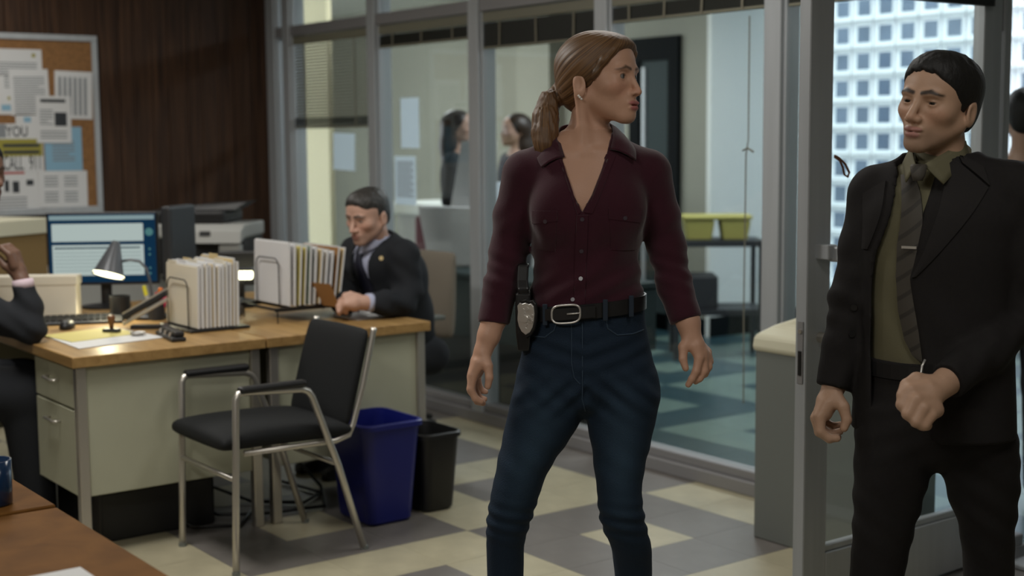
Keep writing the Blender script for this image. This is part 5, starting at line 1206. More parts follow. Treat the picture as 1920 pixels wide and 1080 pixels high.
def stripe_mat(name, c1, c2, scale, rotv, rough=.6):
    m = mat(name, c1, rough, 0, .3); nt = m.node_tree; tc = nt.nodes.new('ShaderNodeTexCoord'); mp = nt.nodes.new('ShaderNodeMapping'); mp.inputs['Rotation'].default_value = rotv
    wv = nt.nodes.new('ShaderNodeTexWave'); wv.inputs['Scale'].default_value = scale; wv.bands_direction = 'Z'
    cr = nt.nodes.new('ShaderNodeValToRGB'); cr.color_ramp.elements[0].position = .80; cr.color_ramp.elements[1].position = .92; cr.color_ramp.elements[0].color = c1; cr.color_ramp.elements[1].color = c2
    nt.links.new(tc.outputs['Object'], mp.inputs[0]); nt.links.new(mp.outputs[0], wv.inputs[0]); nt.links.new(wv.outputs[0], cr.inputs[0]); nt.links.new(cr.outputs[0], nt.nodes['Principled BSDF'].inputs['Base Color']); return m
M['suit'] = mat('dark_charcoal_suit', S(35, 33, 33), .85, 0, .2, noise=(90, .06), bump=(600, .12))
M['suitb'] = mat('dark_navy_suit', S(36, 38, 42), .85, 0, .2, bump=(600, .12))
M['olive'] = mat('olive_shirt', S(104, 100, 78), .75, 0, .25, bump=(500, .1))
M['tie'] = stripe_mat('striped_tie', S(74, 70, 64), S(58, 55, 51), 9, (0, .75, 0))
M['hairk'] = hair_mat('black_hair', S(7, 7, 8), S(18, 16, 15), .62, 160, (1, 1, .5))
def hand_from(P, d, HH):
    d = chain_parts(P, d, HH[:1], .012); d = chain_parts(P, d, HH[1:5], .006); return chain_parts(P, d, HH[5:], .010)
def short_hair(H, m, parent, X, Y, Z, top=.012, side=.006, name='hair', low=-.045):
    def f(P):
        h = H.loc(P); ha = h.copy(); ha[:, 1] = np.abs(h[:, 1])
        d = ell(h, (-.014, 0, .030), (.097+side, .0745+side, .078+top)); d = smin(d, ell(h, (.034, 0, .058), (.057, .061, .046+top*.9)), .025); d = smin(d, ell(h, (-.055, 0, -.02), (.05, .06, .06)), .02)
        d = d+.0012*np.sin(h[:, 0]*190+3*np.sin(h[:, 1]*90))*np.sin(h[:, 1]*170+h[:, 2]*60)*np.clip((h[:, 2]-.04)/.03, 0, 1)
        fc = .93*(h[:, 0]-.084)-.37*(h[:, 2]-.062)                    # forehead line
        tp = h[:, 0]-.052-.9*np.clip(h[:, 2]-.028, 0, .1)    # temple
        fc = smax(fc, tp, .01); fc = smax(fc, h[:, 0]-.026-1.2*np.clip(h[:, 2]-.0, 0, .1), .006); fc = smax(fc, np.minimum(-.022-h[:, 2], h[:, 0]+.006), .004)
        fc = fc+.0022*np.sin(h[:, 1]*230+h[:, 2]*120)+.0016*np.sin(h[:, 1]*470+1+h[:, 2]*300)
        d = smax(d, fc, .005); d = smax(d, (low-h[:, 2])+.55*(h[:, 0]+.03), .006)
        return smax(d, -ell(ha, (-.008, .088, -.024), (.018, .027, .029)), .005)
    return mesh_obj(name, sdf_mesh(f, X, Y, Z), m, parent)
def man():
    t = thing('person', 'man in a dark suit with olive shirt and striped tie walking at the right', 'person', (-2.039, 2.784, 0), CAMROT)
    H = Head((-.010, -.03, 1.572), rot(math.radians(-48), .0, -.12), 1.035, False, .0024, jaw=1.08, gap=.0007)
    YB = -.58
    skin = (.48, .30, .205)
    RAm = [(-.128, .085, 1.355, .05), (-.150, .085, 1.23, .044), (-.176, .085, 1.105, .040), (-.200, .075, .99, .034), (-.226, .055, .89, .026)]
    LAm = [(.150, -.085, 1.365, .05), (.175, -.075, 1.21, .046), (.182, -.06, 1.075, .042), (.08, -.13, 1.0, .036), (-.035, -.21, .945, .028), (-.06, -.228, .935, .026)]
    RH = [[(-.226, .055, .885, .026), (-.243, .045, .852, .027), (-.255, .035, .828, .023)],
          [(-.246, .028, .85, .020), (-.266, .022, .82, .0145), (-.266, .014, .785, .0115), (-.246, .012, .768, .0105), (-.226, .012, .768, .0095)],
          [(-.248, .044, .842, .019), (-.270, .042, .812, .0145), (-.264, .036, .778, .0115), (-.240, .032, .762, .0105), (-.220, .032, .766, .0095)],
          [(-.244, .060, .842, .018), (-.264, .060, .814, .0140), (-.254, .054, .782, .0112), (-.230, .052, .770, .0100), (-.210, .052, .776, .0092)],
          [(-.238, .072, .848, .016), (-.252, .076, .822, .0120), (-.242, .072, .796, .0098), (-.222, .070, .786, .0088), (-.204, .070, .790, .0080)],
          [(-.228, .030, .868, .018), (-.212, .012, .845, .0145), (-.205, .004, .815, .0120), (-.212, .002, .795, .0100)]]
    LH = [[(-.055, -.228, .936, .028), (-.085, -.245, .922, .034), (-.110, -.252, .912, .030)],
          [(-.092, -.252, .935, .022), (-.132, -.266, .935, .0165), (-.150, -.270, .905, .0140), (-.132, -.262, .882, .0125), (-.112, -.250, .884, .011)],
          [(-.090, -.262, .915, .022), (-.124, -.282, .918, .0165), (-.142, -.288, .888, .0140), (-.124, -.278, .872, .0125), (-.108, -.262, .882, .011)],
          [(-.084, -.268, .900, .021), (-.110, -.290, .900, .0155), (-.126, -.296, .872, .0132), (-.110, -.284, .862, .0118), (-.100, -.266, .876, .0105)],
          [(-.076, -.268, .892, .019), (-.092, -.290, .886, .0140), (-.108, -.296, .864, .0120), (-.098, -.282, .860, .0105), (-.092, -.264, .876, .0095)],
          [(-.080, -.232, .945, .020), (-.110, -.236, .955, .0165), (-.136, -.248, .945, .0135), (-.150, -.262, .925, .0115)]]
    tor = stack([(.74, .0, 0, .09, .06, YB), (.85, .0, 0, .13, .09, YB), (.95, .0, 0, .150, .105, YB), (1.10, .0, 0, .155, .105, YB), (1.25, .002, 0, .165, .110, YB), (1.33, .004, .0, .165, .10, YB), (1.385, .006, .0, .135, .078, YB), (1.42, .006, .0, .085, .062, YB)])
    lg = lambda g: [stack([(.05, -.165, -.06, .05+g, .05+g), (.429, -.132, -.02, .060+g, .060+g), (.559, -.120, -.03, .069+g, .068+g), (.653, -.102, -.01, .082+g, .080+g), (.733, -.090, .01, .088+g, .092+g), (.85, -.08, .03, .088+g, .10+g)]),
                    stack([(.05, .15, .10, .05+g, .05+g), (.426, .157, .03, .056+g, .060+g), (.540, .139, .0, .061+g, .066+g), (.642, .121, -.015, .081+g, .080+g), (.732, .106, -.02, .091+g, .092+g), (.85, .090, -.02, .088+g, .10+g)])]
    L0 = lg(-.008)
    def fbody(P):
        d = tor(P); d = smin(d, cap(P, (.0, .0, 1.40), (-.118, .078, 1.365), .045, .046), .03); d = smin(d, cap(P, (.01, 0, 1.40), (.138, -.078, 1.375), .045, .046), .03)
        d = smin(d, cap(P, (.012, .0, 1.40), H.world((-.020, 0, -.075)), .056, .054), .025)
        d = smin(d, chain(P, RAm, .02), .03); d = smin(d, chain(P, LAm, .02), .03)
        d = hand_from(P, d, RH); d = hand_from(P, d, LH)
        d = smin(d, L0[0](P), .02); d = smin(d, L0[1](P), .02)
        return smin(d, H.f(P), .018)
    X = axis(-.30, .26, .008, [(-.29, -.19, .004), (-.165, -.03, .004), (-.095, .11, .0026)]); Y = axis(-.32, .16, .008, [(-.16, .10, .003), (-.31, -.2, .004)]); Z = axis(.03, 1.70, .009, [(.745, .98, .004), (1.45, 1.69, .0026)])
    mesh_obj('body', sdf_mesh(fbody, X, Y, Z), 'skin', t, lambda P: H.colour(P, skin, (.36, .16, .14), (.016, .012, .010), stubble=(.20, .135, .10)))
    H.eyes(t, (1, .1, -.15), (.05, .035, .025))
    short_hair(H, 'hairk', t, axis(-.15, .13, .004), axis(-.18, .12, .004), axis(1.48, 1.72, .004), .006, .006)
    # shirt
    shs = stack([(.88, .0, 0, .160, .112, YB), (1.10, .0, 0, .163, .113, YB), (1.25, .002, 0, .173, .118, YB), (1.33, .004, .0, .172, .108, YB), (1.385, .006, .0, .140, .086, YB), (1.42, .006, .0, .092, .070, YB), (1.435, .008, .0, .07, .064, YB)])
    def fsh(P):
        d = shs(P)+.0015*np.sin(P[:, 0]*90+P[:, 2]*40)*np.exp(-((P[:, 2]-1.05)/.15)**2)
        d = smin(d, cap(P, (.0, .0, 1.40), (-.11, .073, 1.367), .051, .051), .02); d = smin(d, cap(P, (.01, 0, 1.40), (.13, -.073, 1.377), .051, .051), .02)
        return d
    shirt = mesh_obj('shirt', sdf_mesh(fsh, axis(-.2, .2, .007), axis(-.2, .2, .007), axis(.86, 1.45, .007)), 'olive', t)
    # trousers
    JL = lg(.004); pel = stack([(.695, .0, .0, .03, .05, YB), (.73, .0, .0, .11, .09, YB), (.77, .0, .0, .160, .112, YB), (.84, .0, .0, .172, .122, YB), (.92, .0, 0, .168, .118, YB), (.965, .0, 0, .166, .117, YB)])
    def ftr(P):
        d = pel(P); d = smin(d, JL[0](P), .03); d = smin(d, JL[1](P), .03); z, x = P[:, 2], P[:, 0]
        return d+.0028*np.exp(-((z-.60)/.10)**2)*np.sin(z*85+x*60)+.002*np.exp(-((z-.78)/.07)**2)*np.sin(z*100-x*50)
    mesh_obj('trousers', sdf_mesh(ftr, axis(-.25, .26, .008), axis(-.16, .2, .008), axis(.035, .98, .008)), 'suit', t)
    for lx, ly in ((-.165, -.06), (.15, .10)):
        def fb(P, lx=lx, ly=ly):
            d = chain(P, [(lx+.01, ly+.02, .09, .05), (lx, ly, .05, .046), (lx-.06, ly-.09, .04, .044), (lx-.10, ly-.15, .032, .034)], .03); return np.maximum(d, -P[:, 2])
        mesh_obj('shoe', sdf_mesh(fb, axis(lx-.18, lx+.09, .009), axis(ly-.22, ly+.11, .009), axis(-.02, .16, .009)), 'leather', t)
    # jacket
    js = stack([(.785, .0, .0, .196, .142, YB), (.90, .0, .0, .190, .138, YB), (1.02, .0, .0, .182, .134, YB), (1.12, .0, 0, .182, .132, YB), (1.25, .002, 0, .192, .136, YB), (1.33, .004, .0, .190, .122, YB), (1.385, .006, .004, .150, .098, YB), (1.42, .006, .006, .104, .084, YB), (1.45, .008, .01, .086, .078, YB)])
    zl = [.78, .814, 1.033, 1.093, 1.216, 1.407, 1.46]; xl_ = [-.152, -.152, -.152, -.152, -.150, -.096, -.085]  # left edge set inward; dark cloth stands in for shadow on the shirt
    zr = [.78, .823, .992, 1.166, 1.318, 1.402, 1.451, 1.50]; xr_ = [-.036, -.040, -.062, -.089, -.061, -.030, .008, .05]
    def fja(P):
        x, y, z = P.T
        d = js(P); d = smin(d, cap(P, (.0, .0, 1.405), (-.118, .078, 1.368), .056, .058), .03); d = smin(d, cap(P, (.01, 0, 1.405), (.142, -.078, 1.378), .056, .058), .03)
        d = d+.002*np.sin(x*50+z*35)*np.exp(-((z-1.05)/.1)**2)
        cut = np.maximum(np.maximum(np.interp(z, zl, xl_)-x, x-np.interp(z, zr, xr_))*.85, y-.03+.0*x)
        cut = np.maximum(cut, (x*.57+(y)*.82)*1.0-.0)        # only the front half
        d = smax(d, -cut, .010)
        a = chain(P, [(-.128, .085, 1.352, .064), (-.150, .085, 1.23, .057), (-.177, .085, 1.105, .053), (-.200, .075, .99, .047), (-.2275, .055, .885, .043)], .02)
        b = chain(P, [(.155, -.085, 1.362, .066), (.180, -.078, 1.21, .060), (.186, -.062, 1.075, .057), (.08, -.13, 1.0, .049), (-.032, -.21, .947, .043)], .02)
        wr = .0030*np.sin(z*95+x*70+y*40)*np.exp(-((z-1.09)/.07)**2)+.0016*np.sin(z*60-x*90)
        n = np.array((-.26, -.2, -1), np.float32); n /= np.linalg.norm(n); a = np.maximum(a+wr, (P-np.array((-.2275, .055, .885), np.float32)) @ n)
        n = np.array((-.80, -.57, -.36), np.float32); n /= np.linalg.norm(n); b = np.maximum(b+wr, (P-np.array((-.032, -.21, .947), np.float32)) @ n)
        d = smin(d, a, .02); d = smin(d, b, .02)
        return smax(d, -cap(P, (.008, .0, 1.42), (.01, -.02, 1.60), .066, .08), .004)
    jk = mesh_obj('jacket', sdf_mesh(fja, axis(-.30, .28, .0065), axis(-.30, .19, .0065), axis(.77, 1.47, .0065)), 'suit', t)
    DJ, DS = Drape(jk), Drape(shirt)
    M['lapel'] = mat('lapel_cloth', S(40, 38, 38), .85, 0, .2, bump=(600, .12))
    drape_patch(DJ, [(.006, 1.446), (.076, 1.374), (-.078, 1.172), (-.086, 1.168)], 8, 16, .0005, 'lapel', 'lapel', t, .004, .002)
    drape_patch(DJ, [(-.168, 1.358), (-.122, 1.388), (-.164, 1.228), (-.172, 1.228)], 6, 14, .0005, 'lapel', 'lapel', t, .004, .002)
    drape_patch(DJ, [(.022, 1.450), (.074, 1.420), (.080, 1.378), (.028, 1.430)], 6, 6, .0005, 'jacket_collar', 'lapel', t, .005, .002)
    # shirt collar leaves
    def leaf(pts, nm='shirt_collar'):
        a, b, c, d = [Vector(p) for p in pts]; g = []
        for j in range(7):
            v = j/6; g.append([tuple(a.lerp(b, u/4).lerp(d.lerp(c, u/4), v)+Vector((-.35, -.7, .2))*(.004*math.sin(PI*u/4)*math.sin(PI*min(v+.1, 1)))) for u in range(5)])
        o = MB().loft(g, False, False).build(nm, 'olive', t, True); s = o.modifiers.new('solid', 'SOLIDIFY'); s.thickness = .0035; s.offset = 0; return o
    leaf([(.052, -.030, 1.482), (.058, -.042, 1.446), (-.024, -.118, 1.384), (-.066, -.100, 1.428)])
    leaf([(-.060, .022, 1.470), (-.082, .010, 1.430), (-.098, -.075, 1.388), (-.080, -.088, 1.426)])
    cb = [((.008+.064*math.cos(a)), -.004+.062*math.sin(a)) for a in [2*PI*k/28 for k in range(29)]]
    MB().loft([[(x, y, 1.415+.014*(y/.06)), (x*1.03, y*1.05, 1.415+.014*(y/.06)), (x*1.0, y*1.02, 1.468+.022*(y/.06)), (x*.96, y*.96, 1.468+.022*(y/.06))] for x, y in cb], False).build('collar_band', 'olive', t, True)
    # tie
    MB().loft([[(-.080+dx+w_*math.cos(a), -.108+dy+.012*math.sin(a), z) for a in [2*PI*k/12 for k in range(12)]] for z, w_, dx, dy in ((1.430, .017, .004, .010), (1.424, .020, .002, .003), (1.405, .016, 0, -.002), (1.392, .011, -.001, -.002))], True).build('tie_knot', 'tie', t, True)
    drape_strip(DS, [(-.078, 1.400, .012), (-.078, 1.36, .017), (-.081, 1.30, .020), (-.086, 1.24, .022), (-.085, 1.17, .024), (-.076, 1.09, .026), (-.062, 1.02, .027), (-.053, .985, .021), (-.047, .962, .003)], 6, 'tie', 'tie', t, .004, .003, .004)
    q, n = DS.pt(-.086, 1.238, .016)
    if q: 
        tx = Vector((0, 0, 1)).cross(n).normalized()*-1; P = [q+tx*s*.02 for s in (-1.1, 0, .7)]
        mb = MB(); mb.loft([[tuple(p+Vector((0, 0, -.003))), tuple(p+n*.003+Vector((0, 0, -.003))), tuple(p+n*.003+Vector((0, 0, .003))), tuple(p+Vector((0, 0, .003)))] for p in P], True); mb.build('tie_clip', 'silver', t)
    for x, z in ((-.060, 1.20), (-.075, 1.10)):
        q, n = DS.pt(x, z, .001)
        if q: MB().disc(q, .0045, n, .002, 10).build('shirt_button', 'olive', t)
    for z, x in ((1.085, -.186), (1.02, -.192)):
        q, n = DJ.pt(x, z, .001)
        if q: MB().disc(q, .008, n, .003, 12).build('jacket_button', 'leather', t)
    # belt and chain
    MB().loft([[(.167*c*.84*q+0, 0, 0)]*0 or [(cx, cy, .925), (cx*1.03, cy*1.03, .925), (cx*1.03, cy*1.03, .96), (cx, cy, .96)] for cx, cy in [((.170*math.cos(a))*math.cos(YB)-(.121*math.sin(a))*math.sin(YB), (.170*math.cos(a))*math.sin(YB)+(.121*math.sin(a))*math.cos(YB)) for a in [2*PI*k/48 for k in range(49)]] for c, q in ((1, 1),)], False).build('belt', 'leather', t)
    MB().tube([(-.066, -.150, .985), (-.074, -.156, .972), (-.078, -.160, .955), (-.072, -.164, .938), (-.064, -.170, .930)], .0028, 8).build('key_chain', 'silver', t, True)
    return t
_t0 = _time.time(); MAN = man(); print('man', _time.time()-_t0)
# ------------------------------------------------------------------ seated man at the far desk
M['shirtblue'] = mat('pale_blue_shirt', S(176, 180, 204), .75); M['navytie'] = mat('navy_tie', S(18, 20, 40), .6); M['hairg'] = hair_mat('greying_hair', S(24, 21, 19), S(62, 58, 55), .5, 120, (1, 1, .5))
def seated_man():
    t = thing('person', 'man in a dark suit and navy tie seated reading at the far desk', 'person', (-5.42, 3.5, 0), CAMROT)
    H = Head((-.178, -.43, 1.172), rot(math.radians(-36), -.28, -.04), 1.04, False, .0022, jaw=1.06)
    YB = -.92
    sh = (-.135, -.33)
    RAr = [(-.262, -.20, .985, .055), (-.300, -.30, .85, .050), (-.285, -.50, .80, .040), (-.250, -.62, .81, .030)]
    LAr = [(-.030, -.44, .985, .057), (-.010, -.45, .85, .053), (-.03, -.52, .795, .046), (-.10, -.60, .805, .038), (-.185, -.655, .815, .030)]
    HA = [[(-.185, -.655, .815, .028), (-.215, -.672, .818, .032), (-.235, -.68, .815, .028)]]+[[(-.215, -.672+dy, .828-dz, .020), (-.250, -.680+dy, .835-dz, .014), (-.268, -.672+dy, .818-dz, .012), (-.254, -.660+dy, .803-dz, .011)] for dy, dz in ((.0, 0), (.018, .012), (-.014, .020), (.006, .030))]+[[(-.205, -.66, .838, .018), (-.232, -.672, .852, .014), (-.256, -.676, .85, .011)]]
    HB = [[(-.250, -.62, .81, .028), (-.262, -.65, .812, .030), (-.265, -.67, .81, .026)]]+[[(-.262, -.65+dy, .815-dz, .018), (-.28, -.672+dy, .82-dz, .013), (-.278, -.69+dy, .803-dz, .011)] for dy, dz in ((0, 0), (.012, .012), (-.01, .02), (.005, .028))]+[[(-.25, -.65, .83, .016), (-.255, -.675, .838, .012)]]
    def tor(P, g):
        d = chain(P, [(-.06, -.02, .52, .14+g), (-.075, -.13, .70, .135+g), (-.10, -.27, .88, .145+g), (-.135, -.335, .96, .125+g)], .05)
        d = smin(d, cap(P, (-.14, -.34, 1.02), (-.255, -.21, .99), .055+g, .06+g), .04); return smin(d, cap(P, (-.13, -.34, 1.02), (-.03, -.43, .99), .055+g, .06+g), .04)
    def leg(P, g):
        d = None
        for dx, dy in ((-.08, .06), (.06, -.08)):
            e = chain(P, [(dx, dy, .50, .09+g), (dx-.30, dy-.24, .50, .075+g), (dx-.30, dy-.24, .08, .05+g)], .03); d = e if d is None else np.minimum(d, e)
        return d
    def fb(P):
        d = tor(P, -.02); d = smin(d, leg(P, -.02), .03); d = smin(d, chain(P, RAr, .02), .03); d = smin(d, chain(P, LAr, .02), .03)
        d = hand_from(P, d, HA); d = hand_from(P, d, HB)
        d = smin(d, cap(P, (-.145, -.36, 1.03), H.world((-.02, 0, -.07)), .056, .056), .025)
        return smin(d, H.f(P), .018)
    mesh_obj('body', sdf_mesh(fb, axis(-.50, .18, .011, [(-.30, -.06, .005)]), axis(-.72, .16, .011, [(-.70, -.32, .005)]), axis(.03, 1.33, .011, [(.76, .88, .005), (1.02, 1.32, .005)])), 'skin', t, lambda P: H.colour(P, (.56, .34, .26), (.30, .13, .11), (.03, .025, .022), stubble=(.30, .19, .15)))
    H.eyes(t, (1, 0, -.5), (.03, .03, .03))
    short_hair(H, 'hairg', t, axis(-.32, .0, .006), axis(-.60, -.27, .006), axis(1.05, 1.36, .006), .004, .0015)
    mesh_obj('shirt', sdf_mesh(lambda P: np.maximum(tor(P, -.006), .70-P[:, 2]), axis(-.36, .12, .009), axis(-.56, .1, .009), axis(.68, 1.10, .009)), 'shirtblue', t)
    F2 = np.array((-.80, -.60, 0), np.float32)
    def fj(P):
        d = tor(P, .012); d = np.maximum(d, .50-P[:, 2])
        q = P-np.array((-.14, -.36, 0), np.float32); s_ = q @ np.array((.6, -.8, 0), np.float32); f_ = q @ F2
        cut = np.maximum(np.abs(s_)-np.interp(P[:, 2], [.72, .80, 1.0, 1.06], [.0, .028, .062, .075]).astype(np.float32), -f_+.0)
        d = smax(d, -cut, .006)
        a = chain(P, [(p[0], p[1], p[2], p[3]+.013) for p in RAr[:-1]]+[(-.262, -.585, .81, .044)], .02); b = chain(P, [(p[0], p[1], p[2], p[3]+.014) for p in LAr[:-1]]+[(-.155, -.635, .812, .045)], .02)
        a = np.maximum(a, -(P[:, 1]+.60)); n = np.array((-.85, -.52, .06), np.float32); b = np.maximum(b, (P-np.array((-.150, -.632, .812), np.float32)) @ n)
        w_ = .003*np.sin(P[:, 2]*70+P[:, 0]*60); d = smin(d, a+w_, .025); d = smin(d, b+w_, .025)
        return smax(d, -cap(P, (-.145, -.36, 1.04), H.world((-.02, 0, -.06)), .062, .075), .004)
    jk = mesh_obj('jacket', sdf_mesh(fj, axis(-.40, .16, .008), axis(-.70, .18, .008), axis(.48, 1.12, .008)), 'suitb', t)
    mesh_obj('trousers', sdf_mesh(lambda P: leg(P, 0), axis(-.48, .2, .012), axis(-.44, .2, .012), axis(.02, .62, .012)), 'suitb', t)
    for dx, dy in ((-.08, .06), (.06, -.08)):
        MB().loft([[(dx-.30-.8*u+v*.6*w_, dy-.24-.6*u-v*.8*w_, z) for v in (-1, 1) for z in ((0, h_) if v < 0 else (h_, 0))] for u, w_, h_ in ((-.06, .035, .09), (.02, .045, .10), (.12, .045, .06), (.19, .03, .04))], True).build('shoe', 'leather', t, bevel=.01)
    # collar, tie, cuff, pin
    nk = np.array((-.145, -.36, 0))
    def at(s_, f_, z): p = nk+s_*np.array((.6, -.8, 0))+f_*np.array((-.8, -.6, 0)); return (p[0], p[1], z)
    for q in (-1, 1):
        o = MB().loft([[at(q*.066, -.02, 1.075), at(q*.070, .0, 1.045)], [at(q*.055, .05, 1.065), at(q*.062, .072, 1.02)], [at(q*.010, .085, 1.045), at(q*.030, .11, 1.00)]], False, False).build('shirt_collar', 'shirtblue', t, True); s = o.modifiers.new('solid', 'SOLIDIFY'); s.thickness = .005
    tb = BVHTree.FromPolygons([v.co for v in t.children[-1].data.vertices], [p.vertices for p in t.children[-1].data.polygons]) if False else None
    sb_ = bvh_of([c for c in t.children if c.name.startswith('shirt') and 'collar' not in c.name][0])
    rows = []
    for z, hw in ((1.03, .018), (1.01, .022), (.985, .018), (.95, .026), (.90, .032), (.85, .036), (.80, .038), (.77, .02)):
        r_ = []
        for s_ in (-1, -.5, 0, .5, 1):
            o = Vector(at(s_*hw, .5, z)); h = sb_.ray_cast(o, Vector((.8, .6, 0)))[0]; h = h if h else Vector(at(s_*hw, .10, z)); r_.append(tuple(h+Vector((-.8, -.6, 0))*(.010 if abs(s_) < .9 else .004)))
        rows.append(r_)
    o = MB().loft(rows, False, False).build('tie', 'navytie', t, True); s = o.modifiers.new('solid', 'SOLIDIFY'); s.thickness = .006
    MB().tube([(-.150, -.632, .812), (-.168, -.645, .814)], [.040, .038], 18).build('shirt_cuff', 'shirtblue', t, True)
    jb = bvh_of(jk); h = jb.ray_cast(Vector(at(.105, .5, .985)), Vector((.8, .6, 0)))
    if h[0]: 
        pn = MB().disc(h[0], .010, h[1], .003, 12).build('lapel_pin', 'manila', t)
    return t
_t0 = _time.time(); seated_man(); print('seated', _time.time()-_t0)
# document held by the seated man
hd = thing('held_document', 'tan document held upright in the hands of the seated man', 'document', (-5.09, 2.86, .80), .2)
MB().hexa([(-.09, -.004, 0), (.05, -.004, 0), (.05, .0, 0), (-.09, 0, 0)], [(-.09, -.05, .10), (.05, -.05, .10), (.05, -.046, .10), (-.09, -.046, .10)]).build('sheet', 'manila_d', hd)

# ------------------------------------------------------------------ person at the left edge, elbow on the near desk
def left_person():
    t = thing('person', 'person in a dark suit at the left edge, elbow on desk, hand raised', 'person', (-5.27, 1.649, 0), CAMROT)
    H = Head((-.180, .07, 1.385), rot(math.radians(65), -.1, 0), 1.04, False, .003, detail=False)
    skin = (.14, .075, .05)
    arm = [(-.32, .03, 1.10, .055), (-.14, -.02, .86, .052), (.015, .0, .795, .044), (.005, .02, .88, .036), (-.018, .03, .975, .027)]
    HN = [[(-.018, .03, .975, .027), (-.035, .04, 1.01, .032), (-.05, .045, 1.035, .028)]]+[[(-.04, .045+dy, 1.03, .018), (-.052, .045+dy*1.3, 1.075, .013), (-.082, .05+dy*1.3, 1.10, .012), (-.105, .055+dy*1.2, 1.095, .010)] for dy in (-.03, -.01, .012, .032)]+[[(-.04, .03, 1.0, .018), (-.075, .02, 1.03, .014), (-.10, .03, 1.06, .012)]]
    def tor(P, g): 
        d = chain(P, [(-.42, .02, .55, .15+g), (-.40, .03, .80, .145+g), (-.36, .05, 1.02, .145+g)], .05); d = smin(d, cap(P, (-.35, .05, 1.14), (-.33, -.10, 1.10), .06+g, .06+g), .04); return smin(d, cap(P, (-.35, .05, 1.14), (-.36, .22, 1.10), .06+g, .06+g), .04)
    def fb(P):
        d = tor(P, -.02); d = smin(d, chain(P, arm, .02), .03); d = hand_from(P, d, HN); d = smin(d, cap(P, (-.34, .05, 1.12), H.world((-.02, 0, -.07)), .06, .056), .03)
        d = smin(d, chain(P, [(-.40, .0, .55, .10), (-.05, .10, .53, .075), (-.03, .13, .08, .05)], .03), .03); d = smin(d, chain(P, [(-.40, .12, .55, .10), (-.12, .28, .53, .075), (-.10, .30, .08, .05)], .03), .03)
        return smin(d, H.f(P), .018)
    mesh_obj('body', sdf_mesh(fb, axis(-.60, .08, .011, [(-.12, .02, .005)]), axis(-.2, .42, .011, [(-.02, .1, .005)]), axis(.03, 1.52, .011, [(.95, 1.13, .005)])), 'skin', t, lambda P: H.colour(P, skin, (.12, .05, .045), (.01, .008, .008)))
    short_hair(H, 'hairk', t, axis(-.34, .0, .008), axis(-.08, .22, .008), axis(1.26, 1.56, .008), .012, .005)
    def fj(P):
        d = np.maximum(tor(P, .012), .50-P[:, 2]); a = chain(P, [(p[0], p[1], p[2], p[3]+.014) for p in arm[:-1]]+[(-.012, .028, .952, .042)], .02)
        a = np.maximum(a+.003*np.sin(P[:, 2]*80+P[:, 0]*70), P[:, 2]-.955-.0); a = np.maximum(a, .745-P[:, 2]+0*a) if False else a
        d = smin(d, a, .03); return smax(d, -cap(P, (-.34, .05, 1.13), H.world((-.02, 0, -.05)), .068, .08), .004)
    mesh_obj('jacket', sdf_mesh(fj, axis(-.62, .10, .008), axis(-.22, .36, .008), axis(.48, 1.24, .008)), 'suitb', t)
    mesh_obj('trousers', sdf_mesh(lambda P: smin(chain(P, [(-.40, .0, .55, .12), (-.05, .10, .53, .10), (-.03, .13, .07, .07)], .03), chain(P, [(-.40, .12, .55, .12), (-.12, .28, .53, .10), (-.10, .30, .07, .07)], .03), .03), axis(-.56, .10, .013), axis(-.2, .46, .013), axis(-.03, .72, .013)), 'suitb', t)
    MB().tube([(-.0105, .028, .945), (-.016, .03, .978)], [.041, .039], 18).build('shirt_cuff', 'cuffpink', t, True)
    return t
M['cuffpink'] = mat('pale_pink_cuff', S(206, 186, 196), .75)
left_person()

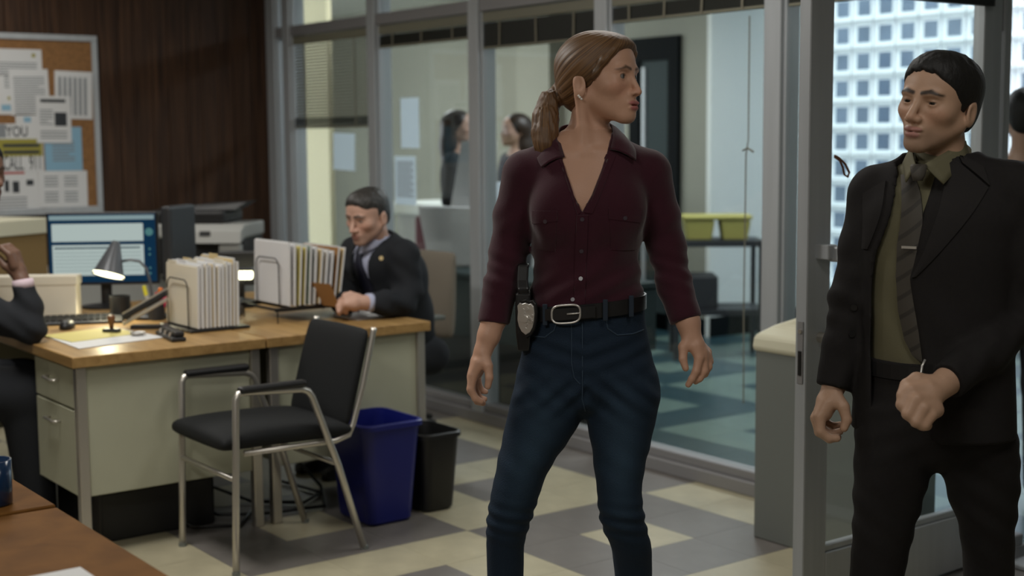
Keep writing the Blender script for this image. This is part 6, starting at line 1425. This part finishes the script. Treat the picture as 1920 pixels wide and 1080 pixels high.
# ------------------------------------------------------------------ people beyond the glass
def bystander(label, loc, yaw, h, coat, hairm, skin, longhair, trous):
    t = thing('person', label, 'person', loc, CAMROT); s = h/1.72
    H = Head((0, 0, 1.60*s), rot(yaw), s, longhair, 0, detail=False); c, sn = math.cos(yaw), math.sin(yaw)
    R = lambda x, y: (x*c-y*sn, x*sn+y*c)          # body x (its left), y (behind) turned by yaw
    def pt(x, y, z, r): a = R(x, y); return (a[0], a[1], z*s, r*s)
    arms = [[pt(q*.17, .0, 1.38, .045), pt(q*.21, .01, 1.12, .038), pt(q*.20, -.07, .90, .028)] for q in (-1, 1)]
    hands = [[pt(q*.20, -.07, .90, .026), pt(q*.20, -.085, .84, .028), pt(q*.195, -.09, .80, .02)] for q in (-1, 1)]
    legs_ = [[pt(q*.085, 0, .88, .085), pt(q*.09, -.01, .50, .058), pt(q*.09, .02, .08, .042)] for q in (-1, 1)]
    st0 = [(.80, .165, .11), (.95, .16, .11), (1.10, .14, .10), (1.25, .155, .115), (1.36, .16, .10), (1.42, .11, .075), (1.46, .06, .055)]
    def fb(P):
        d = stack([(z*s, 0, 0, w_*s-.015, dd*s-.015, yaw) for z, w_, dd in st0])(P)
        for a in arms+hands+legs_: d = smin(d, chain(P, a, .02), .025)
        d = smin(d, cap(P, (0, 0, 1.40*s), H.world((-.02, 0, -.07)), .05, .05), .025); return smin(d, H.f(P), .02)
    X = axis(-.34, .34, .012); mesh_obj('body', sdf_mesh(fb, X, X, axis(.02, 1.75*s, .012)), 'skin', t, lambda P: H.colour(P, skin, (.2, .08, .07), (.02, .015, .012)))
    def fc(P):
        d = stack([(z*s, 0, 0, w_*s+.012, dd*s+.014, yaw) for z, w_, dd in st0[:-1]])(P)
        for a in arms: d = smin(d, chain(P, [(p[0], p[1], p[2], p[3]+.016) for p in a], .02), .03)
        return smax(d, -cap(P, (0, 0, 1.42*s), (0, 0, 1.6*s), .058, .07), .004)
    mesh_obj('coat', sdf_mesh(fc, X, X, axis(.70, 1.52*s, .012)), coat, t)
    def ft(P):
        d = None
        for a in legs_: e = chain(P, [(p[0], p[1], p[2], p[3]+.014) for p in a], .02); d = e if d is None else smin(d, e, .02)
        return d
    mesh_obj('trousers', sdf_mesh(ft, X, X, axis(.0, 1.0, .014)), trous, t)
    if longhair:
        def fh(P):
            h_ = H.loc(P); d = ell(h_, (-.018, 0, .03), (.105, .088, .09)); d = smin(d, chain(h_, [(-.05, 0, .0, .08), (-.06, 0, -.12, .075), (-.07, 0, -.24, .055)], .03), .03)
            fcx = .8*(h_[:, 0]-.03)-.6*(h_[:, 2]-.01); fcx = np.where(h_[:, 2] < -.02, h_[:, 0]-.0, fcx); return smax(d, fcx, .01)*s
        mesh_obj('hair', sdf_mesh(fh, axis(-.2, .2, .009), axis(-.2, .2, .009), axis(1.25*s, 1.76*s, .009)), hairm, t)
    else: short_hair(H, hairm, t, axis(-.15, .15, .009), axis(-.15, .15, .009), axis(1.5*s, 1.75*s, .009), .012, .005)
    return t
M['coatdark'] = mat('dark_coat', S(26, 27, 31), .85); M['coatnavy'] = mat('navy_jacket', S(22, 26, 40), .85); M['hairdk'] = hair_mat('dark_brown_hair', S(16, 12, 10), S(38, 28, 22), .45, 60, (1, 1, .2))
bystander('woman with long dark hair in a dark coat behind the glass, facing right', (-7.55, 5.22, 0), 1.35, 1.68, 'coatdark', 'hairdk', (.45, .28, .21), True, 'coatdark')
bystander("dark-haired woman behind the glass facing left by the foreground woman's shoulder", (-7.60, 5.72, 0), -1.25, 1.66, 'coatnavy', 'hairdk', (.45, .28, .21), True, 'coatdark')
bystander('person in a navy jacket seen from behind in the corridor at the right edge', (-3.25, 4.985, 0), 2.9, 1.68, 'coatnavy', 'hairk', (.40, .25, .18), False, 'coatdark')
print('people', _time.time()-_t0)
